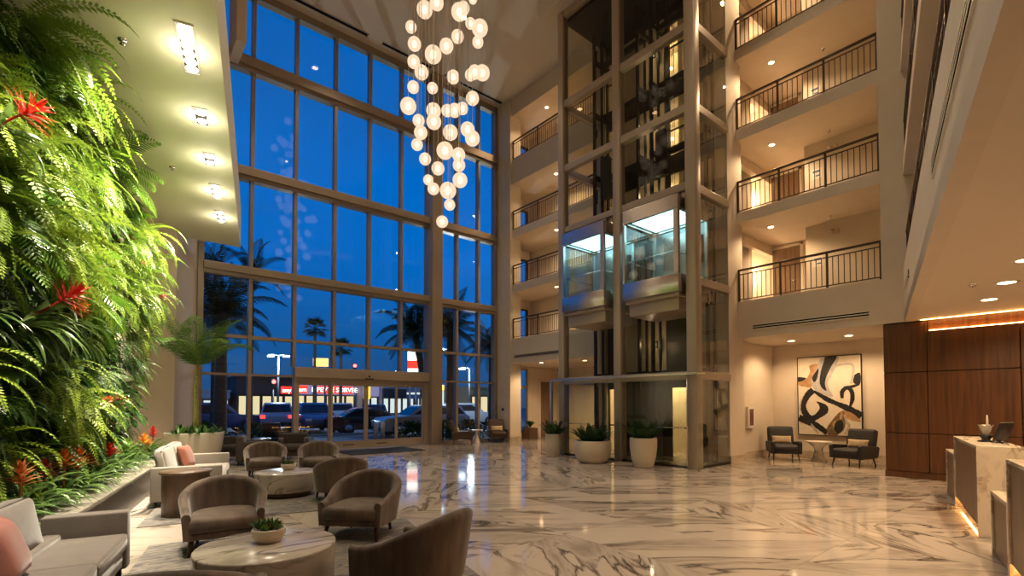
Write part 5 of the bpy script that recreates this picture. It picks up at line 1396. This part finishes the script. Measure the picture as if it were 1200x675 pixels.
def palm_tree(label, x, y, h, tr, fl, nf=26, mat='night_leaf', lean=(0, 0), fan=False, group=None):
    t = thing('palm_tree', label, 'palm tree', (x, y, -0.06), 0, group)
    n = 9; pts = [(lean[0]*(k/n)**2, lean[1]*(k/n)**2, h*k/n) for k in range(n+1)]
    MB().tube(pts, [tr*(1.25 if k == 0 else 1.0-0.25*k/n) * (1+0.05*(k % 2)) for k in range(n+1)], 12).build('trunk', M['palm_bark'], t)
    top = Vector(pts[-1])
    for i in range(nf):
        a = i*2.39996; e = 0.25+1.0*(i/nf); up = 1.25-1.75*(i/nf)
        d = Vector((math.cos(a)*e, math.sin(a)*e, up)); mb = MB()
        if fan:
            pp = arc(d, fl*0.45, 4, 0.1, top); mb.tube(pp, 0.02, 4)
            dd = (pp[-1]-pp[-2]).normalized(); s_ = dd.cross(Vector((0, 0, 1))).normalized(); u_ = s_.cross(dd)
            for k in range(11):
                b = (k-5)*0.25; q = arc(dd*math.cos(b)+s_*math.sin(b), fl*0.55, 4, 0.3, pp[-1])
                mb.ribbon(q, [0.03, 0.06, 0.045, 0.005], u_.cross(dd*math.cos(b)+s_*math.sin(b)), fold=0.1)
        else:
            frond(mb, arc(d, fl*rnd.uniform(0.85, 1.1), 9, 0.34, top), fl*0.22, 24, 0.6, 0.33, 0.5, 2, rach=0.022)
        mb.build('frond', M[mat], t)
    return t
palm_tree('big dark palm outside the left panes behind the potted palm', 3.75, 22.9, 5.4, 0.24, 2.6, 34)
palm_tree('dark palm outside, its crown left of the wide window column', 11.95, 20.6, 5.1, 0.19, 2.2, 30, lean=(-0.6, 0.2))
palm_tree('dark palm outside, its crown right of the wide window column', 12.6, 19.6, 5.2, 0.19, 2.1, 30)
palm_tree('dark palm outside the last panes in the far corner', 15.5, 20.2, 4.6, 0.18, 1.9, 26)
palm_tree('slim palm trunk outside, first to the left of the big dark palm', 4.55, 30.0, 9.0, 0.12, 2.0, 16)
palm_tree('slim palm trunk outside, right of the big dark palm', 5.5, 26.0, 8.0, 0.10, 1.8, 16)
palm_tree('small distant fan palm high above the shops', 16.6, 51.0, 9.2, 0.17, 1.5, 22, fan=True)
palm_tree('small distant fan palm right of the taller one above the shops', 18.6, 49.2, 7.2, 0.17, 1.4, 20, fan=True)

def shrub(label, x, y, rx, ry, h, n=420, mat='hedge', group=None):
    t = thing('shrub', label, 'shrub', (x, y, -0.05), 0, group); mb = MB()
    for i in range(n):
        a = rnd.uniform(0, 2*PI); u = rnd.random(); q = math.sqrt(rnd.uniform(0.15, 1))
        zz = h*(0.05+0.95*u); f = q*math.sqrt(max(0.05, 1-(u*0.95)**2.2))
        p = (rx*f*math.cos(a), ry*f*math.sin(a), zz); d = Vector((math.cos(a)*f, math.sin(a)*f, 0.5+rnd.uniform(-0.5, 0.6)))
        pts = arc(d, 0.19, 4, 0.2, p)
        mb.ribbon(pts, [0.02, 0.05, 0.04, 0.004], sidevec(pts, 1)[0], fold=0.2)
    mb.build('leaves', M[mat], t)
    MB().tube([(0, 0, 0), (0, 0, h*0.7)], [0.05, 0.02], 6).build('stem', M['palm_bark'], t)
    return t
for k, (x, y, rx, h) in enumerate(((2.6, 19.3, 0.9, 0.95), (4.2, 19.0, 0.9, 0.85), (5.6, 19.4, 0.7, 0.7))):
    shrub('low dark shrub outside the left panes, %s' % ['behind the white palm tub', 'left of the patio chair', 'right of the patio chair'][k], x, y, rx, 0.6, h)
for k, (x, y, rx, h) in enumerate(((10.3, 19.0, 0.8, 0.8), (11.6, 18.6, 0.9, 0.85), (13.2, 18.8, 0.9, 0.8), (14.6, 18.7, 0.8, 0.75), (16.0, 19.2, 0.8, 0.7))):
    shrub('green shrub outside %s' % ['the rightmost sliding door leaf', 'the wide window column', 'behind the brown lounge chair by the column', 'behind the tulip table', 'the end window by the brown door'][k], x, y, rx, 0.6, h)

def car(label, x, y, face, paint, ln=4.7, w=1.86, h=1.72, suv=True, tails=False, heads=False):
    """face = direction the nose points to"""
    t = thing('car', label, 'car', (x, y, -0.06), math.atan2(face[1], face[0]))
    L = ln/2
    if suv:
        low = [(-L, 0.45), (-L*0.99, 0.95), (-L*0.93, 1.08), (L*0.42, 1.06), (L*0.90, 0.96), (L*0.99, 0.78), (L, 0.45), (L*0.95, 0.28), (-L*0.95, 0.28)]
        cab = [(-L*0.93, 1.06), (-L*0.80, h-0.06), (-L*0.66, h), (L*0.08, h), (L*0.18, h-0.06), (L*0.45, 1.04)]
    else:
        low = [(-L, 0.45), (-L*0.99, 0.85), (-L*0.9, 0.96), (L*0.42, 0.92), (L*0.90, 0.80), (L*0.99, 0.65), (L, 0.42), (L*0.95, 0.22), (-L*0.95, 0.22)]
        cab = [(-L*0.72, 0.94), (-L*0.42, h-0.05), (-L*0.3, h), (L*0.05, h), (L*0.13, h-0.05), (L*0.48, 0.90)]
    def loft(prof, ws, name, mat, bev=0.05, par=t):
        n = len(prof); vs = []
        for s in (-1, 1):
            for (a, b), ww in zip(prof, ws): vs.append((a, s*ww/2, b))
        fs = [tuple(range(n)), tuple(range(n, 2*n))[::-1]] + [(i, n+i, n+(i+1) % n, (i+1) % n) for i in range(n)]
        return MB().add(vs, fs, smooth=True).build(name, mat, par, bevel=bev, seg=3)
    body = loft(low, [w*0.93, w, w, w, w*0.95, w*0.9, w*0.88, w*0.88, w*0.88], 'body', M[paint])
    loft(cab, [w*0.94, w*0.78, w*0.74, w*0.74, w*0.78, w*0.92], 'roof', M[paint], 0.04)
    # windows
    g = MB(); zb = cab[0][1]+0.06; zt = h-0.13
    def sidew(a):
        f = (zb if a == 0 else zt); return (w*0.94 - (w*0.18)*((f-zb+0.06)/(h-zb)))/2+0.012
    xs0, xs1 = cab[0][0]*0.93, cab[-1][0]*0.72; xt0, xt1 = cab[1][0]*0.96, cab[3][0]*1.0
    for s in (-1, 1):
        q = [(xs0, s*sidew(0), zb), (xs1, s*sidew(0), zb), (xt1, s*sidew(1), zt), (xt0, s*sidew(1), zt)]
        q2 = [(a, b-s*0.05, c) for a, b, c in q]
        g.add(q+q2, [(0, 1, 2, 3), (4, 7, 6, 5), (0, 4, 5, 1), (1, 5, 6, 2), (2, 6, 7, 3), (3, 7, 4, 0)])
    for (b0, t0, sgn) in ((cab[0], cab[1], -1), (cab[-1], cab[-2], 1)):
        f0, f1 = 0.14, 0.9
        p0 = (b0[0]+(t0[0]-b0[0])*f0, b0[1]+(t0[1]-b0[1])*f0); p1 = (b0[0]+(t0[0]-b0[0])*f1, b0[1]+(t0[1]-b0[1])*f1)
        o_ = 0.015*sgn
        q = [(p0[0]+o_, -w*0.41, p0[1]+0.01), (p0[0]+o_, w*0.41, p0[1]+0.01), (p1[0]+o_, w*0.35, p1[1]+0.01), (p1[0]+o_, -w*0.35, p1[1]+0.01)]
        q2 = [(a-o_*4, b, c-0.03) for a, b, c in q]
        g.add(q+q2, [(0, 1, 2, 3), (4, 7, 6, 5), (0, 4, 5, 1), (1, 5, 6, 2), (2, 6, 7, 3), (3, 7, 4, 0)])
    g.build('windows', M['car_glass'], t)
    wr = 0.36 if suv else 0.32
    for sx in (-0.60, 0.62):
        for s in (-1, 1):
            wl = MB().cyl((sx*L, s*(w/2-0.22), wr), (sx*L, s*(w/2+0.005), wr), wr, n=24).build('wheel', M['tyre'], t)
            MB().cyl((sx*L, s*(w/2), wr), (sx*L, s*(w/2+0.015), wr), wr*0.62, n=18).build('hub', M['hub'], wl)
    for s in (-1, 1):
        MB().rbox(-L-0.005, -L+0.12, s*w*0.40-0.13, s*w*0.40+0.13, 0.80 if suv else 0.68, 0.98 if suv else 0.82, 0.02, 2).build('tail_light', M['tail'] if tails else M['tail_off'], t)
        MB().rbox(L*0.93, L+0.0, s*w*0.36-0.17, s*w*0.36+0.17, 0.68, 0.82, 0.02, 2).build('headlight', M['head'], t)
    MB().rbox(-L-0.03, -L+0.1, -w*0.44, w*0.44, 0.34, 0.58, 0.03, 2).rbox(L-0.1, L+0.03, -w*0.44, w*0.44, 0.30, 0.52, 0.03, 2).build('bumper', M['car_black'], t)
    return t
car('white SUV outside with two glowing red tail lamps', 8.58, 33.2, (0.27, 0.96), 'car_white', tails=True)
car('dark blue SUV outside the left sliding door leaf', 9.75, 30.2, (-0.12, -0.99), 'car_blue')
car('pale SUV parked far outside behind the second door leaf', 14.7, 38.8, (0.3, 0.95), 'car_white', 4.8)
car('black saloon outside behind the middle of the sliding doors', 11.9, 26.8, (0.98, -0.15), 'car_black', 4.8, 1.85, 1.42, False)
car('silver estate car close outside behind the right door leaf', 12.9, 22.8, (-0.99, 0.1), 'car_silver', 4.8, 1.88, 1.58)
car('dark car with lit tail lamps far behind the black saloon', 17.4, 38.4, (0.4, 0.92), 'car_black', 4.7, 1.88, 1.6, True, True)
car('bluish SUV outside behind the palm trunks at the left', 5.0, 32.4, (0.97, 0.12), 'car_blue', 4.8)
car('white SUV outside behind the leftmost panes', 1.6, 36.6, (0.98, 0.1), 'car_white', 4.8)
car('white pickup-like car outside behind the right panes', 21.5, 31.0, (0.9, -0.4), 'car_white', 4.9, 1.88, 1.7)

def text(body, size, mat, parent, loc, rz=0.0, name='lettering'):
    c = bpy.data.curves.new(name, 'FONT'); c.body = body; c.size = size; c.extrude = 0.02; c.align_x = 'CENTER'; c.align_y = 'CENTER'
    c.materials.append(M[mat]); o = link(bpy.data.objects.new(name, c)); me = bpy.data.meshes.new_from_object(o.evaluated_get(bpy.context.evaluated_depsgraph_get()))
    bpy.data.objects.remove(o); o = link(bpy.data.objects.new(name, me)); o.parent = parent; o.location = loc; o.rotation_euler = (PI/2, 0, rz)
    return o
def shop(label, x0, x1, y, h, wall, fascia, glow, zf=(2.9, 3.9), sign=None, nwin=6, fmat=None):
    t = thing('shop_building', label, 'building', ((x0+x1)/2, y, -0.06)); hw = (x1-x0)/2
    MB().box(-hw, hw, 0.3, 9, 0, h).box(-hw-0.1, hw+0.1, -0.2, 9.1, h, h+0.25).build('walls', M[wall], t)
    MB().box(-hw, hw, -0.2, 0.3, zf[0], zf[1]+0.15).build('fascia', M[fascia], t)
    st = 2*hw/nwin
    for k in range(nwin):
        a = -hw+k*st
        f = MB().box(a+0.06, a+st-0.06, 0.12, 0.29, 0.35, zf[0]-0.1).build('window_frame', M['shop_wall'], t)
        MB().box(a+0.16, a+st-0.16, 0.10, 0.13, 0.45, zf[0]-0.2).build('window_light', M[glow if (k % 3 != 1 or fmat) else (fmat or glow)], f)
    if sign:
        for (sx0, sx1, body) in sign:
            b = MB().box(sx0, sx1, -0.32, -0.2, zf[0]+0.12, zf[1]-0.05).build('sign_box', M['sign_red'], t)
            text(body, (zf[1]-zf[0])*0.72, 'sign_white', t, ((sx0+sx1)/2, -0.36, (zf[0]+zf[1])/2))
    return t
shop('dark shop building with two small red lit signs', 11.6, 17.6, 61, 4.6, 'shop_wall', 'shop_wall', 'shop_glow', (2.7, 3.7), [(1.4, 2.6, 'any')], 5)
shop('shop building with a long red lit sign and yellow windows', 17.9, 25.3, 62, 4.2, 'shop_pale', 'lilac_wall', 'shop_glow', (2.8, 3.9), [(-3.55, -2.3, 'am'), (-1.5, 3.5, 'NPEVTE SORVEE')], 6)
shop('lilac lit shop building right of the long red sign', 25.55, 27.6, 60, 4.6, 'shop_pale', 'lilac_wall', 'shop_white', (2.6, 4.0), None, 2)
shop('pale lit shop building behind the right door leaf', 27.8, 35.0, 59, 3.6, 'shop_pale', 'shop_wall', 'shop_white', (2.5, 3.4), None, 8)
shop('low shop with a warm lit front behind the leftmost panes', 5.8, 11.0, 62, 2.9, 'shop_pale', 'sign_yellow' if 0 else 'shop_pale', 'shop_white', (2.2, 2.8), None, 4)
shop('tan building outside behind the right panes', 34.6, 37.2, 49, 3.5, 'tan_wall', 'tan_wall', 'shop_glow', (2.7, 3.2), None, 2)
yb = thing('banner_sign', 'tall yellow lit banner on the lilac shop', 'sign', (25.75, 59.3, 2.2))
MB().box(-0.45, 0.45, -0.06, 0.0, 0, 2.4).build('panel', M['sign_yellow'], yb)
MB().cyl((-0.5, -0.0, -2.26), (-0.5, 0.0, 2.5), 0.05, n=8).build('post', M['pole'], yb)

def street(label, x, y, h, heads=2, s=0.42, e=1500, col=(0.8, 0.96, 1.0)):
    t = thing('street_lamp', label, 'street lamp', (x, y, -0.06))
    MB().tube([(0, 0, 0), (0, 0, h)], [0.10, 0.06], 10).build('pole', M['pole'], t)
    for k in range(heads):
        sg = (-1, 1)[k]
        MB().tube([(0, 0, h), (sg*0.35*0.8, -sg*0.35*0.6, h+0.05)], 0.03, 6).build('arm', M['pole'], t)
        hd = MB().rbox(-s, s, -0.2, 0.2, -0.05, 0.06, 0.03, 2, M=T(sg*0.5, -sg*0.32, h+0.05)).build('lamp_head', M['pole'], t)
        MB().box(-s*0.9, s*0.9, -0.17, 0.17, -0.16, -0.05, M=T(sg*0.5, -sg*0.32, h+0.05)).build('lens', M['street_lamp'], hd)
    lamp('POINT', 'street_light', (0, -0.3, h-0.35), e, col, t, 0.2)
    return t
street('twin headed street lamp outside left of the sliding doors', 11.0, 42.6, 5.55, 2, 0.24)
street('bright street lamp outside just right of the wide column', 17.2, 27.0, 5.15, 1, 0.30, 900)
street('street lamp outside behind the far right panes', 24.3, 34.8, 4.7, 1, 0.25, 700)
def pylon(label, x, y, bands, w, z0, rz=0.0):
    t = thing('pylon_sign', label, 'sign', (x, y, -0.06), rz)
    MB().cyl((-w*0.3, 0.1, 0), (-w*0.3, 0.1, z0), 0.09, n=8).cyl((w*0.3, 0.1, 0), (w*0.3, 0.1, z0), 0.09, n=8).build('post', M['pole'], t)
    z = z0
    for h, m in bands:
        MB().box(-w/2, w/2, -0.12, 0.2, z, z+h-0.06).build('panel', M[m], t); z += h
    return t
pylon('tall lit pylon sign with white, red and green panels', 22.8, 42.0, [(0.45, 'sign_white'), (0.55, 'sign_green'), (0.35, 'sign_white'), (0.75, 'sign_red'), (0.9, 'sign_white')], 0.95, 3.7, -0.6)
pylon('pylon sign with dark and white bands low behind the right door leaf', 24.5, 45.0, [(0.4, 'car_blue'), (0.25, 'shop_white'), (0.5, 'car_blue'), (0.2, 'shop_white')], 1.3, 2.2, -0.6)
pylon('white lit sign low outside just right of the wide column', 22.1, 36.0, [(1.9, 'shop_white'), (0.5, 'sign_orange')], 0.7, 0.9, -0.6)
pylon('orange lit sign on a pole above the shops', 18.2, 54.0, [(0.9, 'sign_orange')], 1.5, 5.7, -0.5)
def signal(label, x, y, h, mat):
    t = thing('traffic_light', label, 'traffic light', (x, y, -0.06))
    MB().cyl((0, 0, 0), (0, 0, h), 0.05, n=8).build('post', M['pole'], t)
    MB().rbox(-0.16, 0.16, -0.1, 0.1, h, h+0.8, 0.02, 2).build('housing', M['black'], t)
    MB().sphere((0, -0.12, h+0.55), 0.16, 12, 8).build('lens', M[mat], t)
M['signal_red'] = emis('red_signal', (1.0, 0.06, 0.05), 12)
signal('red traffic light outside above the sliding doors', 18.7, 46.0, 4.75, 'signal_red')
signal('red traffic light outside left of the sliding doors', 10.9, 43.6, 2.9, 'signal_red')
for x, y, lab in ((9.7, 21.3, 'left of two cream bollards outside the doors'), (10.12, 21.5, 'right of two cream bollards outside the doors')):
    b = MB().lathe([(0.0, 0), (0.10, 0), (0.10, 0.72), (0.08, 0.78), (0.0, 0.80)], 18, cap=False).build('bollard', M['white_pot'], None, (x, y, -0.06))
    tag(b, lab, 'bollard')
t = thing('patio_chair', 'dark patio chair outside the left panes', 'chair', (4.7, 18.3, -0.02), -1.2)
MB().rbox(-0.3, 0.3, -0.35, 0.35, 0.35, 0.45, 0.02, 2).build('seat', M['black'], t)
MB().rbox(-0.36, -0.26, -0.35, 0.35, 0.35, 0.95, 0.03, 2).build('backrest', M['black'], t)
for sx in (-0.28, 0.26):
    for sy in (-0.3, 0.3): MB().cyl((sx, sy, 0), (sx, sy, 0.36), 0.02, n=8).build('leg', M['black'], t)
t = thing('patio_table', 'dark patio table outside the left panes', 'table', (5.55, 18.1, -0.02))
MB().lathe([(0, 0.7), (0.36, 0.7), (0.36, 0.73), (0, 0.73)], 28, cap=False).build('table_top', M['steel'], t)
MB().lathe([(0.25, 0), (0.25, 0.02), (0.04, 0.05), (0.04, 0.7)], 18, cap=False).build('pedestal', M['black'], t)

# ================================================================== SKY, CAMERA
w = bpy.data.worlds.new('dusk_sky'); SC.world = w; w.use_nodes = True
nt = w.node_tree; nt.nodes.clear(); N = nt.nodes; Lk = nt.links
out = N.new('ShaderNodeOutputWorld'); bg = N.new('ShaderNodeBackground'); Lk.new(bg.outputs[0], out.inputs[0])
tc = N.new('ShaderNodeTexCoord'); sp = N.new('ShaderNodeSeparateXYZ'); Lk.new(tc.outputs['Generated'], sp.inputs[0])
r = N.new('ShaderNodeValToRGB'); cr = r.color_ramp
cr.elements[0].position = 0.0; cr.elements[0].color = (0.020, 0.070, 0.17, 1)
cr.elements[1].position = 0.65; cr.elements[1].color = (0.0, 0.125, 0.50, 1)
e = cr.elements.new(0.10); e.color = (0.006, 0.098, 0.33, 1)
e = cr.elements.new(0.28); e.color = (0.0, 0.150, 0.58, 1)
Lk.new(sp.outputs[2], r.inputs[0])
n = N.new('ShaderNodeTexNoise'); n.inputs['Scale'].default_value = 2.2; n.inputs['Detail'].default_value = 5
mp = N.new('ShaderNodeMapping'); mp.inputs['Scale'].default_value = (1, 1, 3.5); Lk.new(tc.outputs['Generated'], mp.inputs[0]); Lk.new(mp.outputs[0], n.inputs['Vector'])
mr = N.new('ShaderNodeMapRange'); mr.inputs['From Min'].default_value = 0.35; mr.inputs['From Max'].default_value = 0.7; mr.inputs['To Min'].default_value = 1.04; mr.inputs['To Max'].default_value = 0.86
Lk.new(n.outputs['Fac'], mr.inputs['Value'])
ml = N.new('ShaderNodeVectorMath'); ml.operation = 'SCALE'; Lk.new(r.outputs[0], ml.inputs[0]); Lk.new(mr.outputs[0], ml.inputs['Scale'])
Lk.new(ml.outputs[0], bg.inputs[0]); bg.inputs[1].default_value = 0.95

cam = bpy.data.cameras.new('camera'); co = link(bpy.data.objects.new('camera', cam)); SC.camera = co
co.location = (0, 0, 1.6)
cam.sensor_width = 36; cam.lens = 577/1200*36
cam.shift_y = (473 - 577*math.tan(R_(1.6)) - 337.5)/1200
co.rotation_euler = (R_(91.6), 0, R_(50.1-90))
cam.clip_start = 0.05; cam.clip_end = 500
vs = SC.view_settings; SC.display_settings.display_device = 'sRGB'
vs.view_transform = 'Standard'; vs.look = 'None'; vs.exposure = 0.12; vs.gamma = 1.0; vs.use_curve_mapping = False
cy = SC.cycles
cy.use_denoising = True; cy.denoiser = 'OPENIMAGEDENOISE'
cy.max_bounces = 8; cy.diffuse_bounces = 4; cy.glossy_bounces = 4; cy.transmission_bounces = 4; cy.transparent_max_bounces = 32
cy.sample_clamp_indirect = 4.0; cy.sample_clamp_direct = 0.0; cy.caustics_reflective = False; cy.caustics_refractive = False
cy.use_light_tree = True
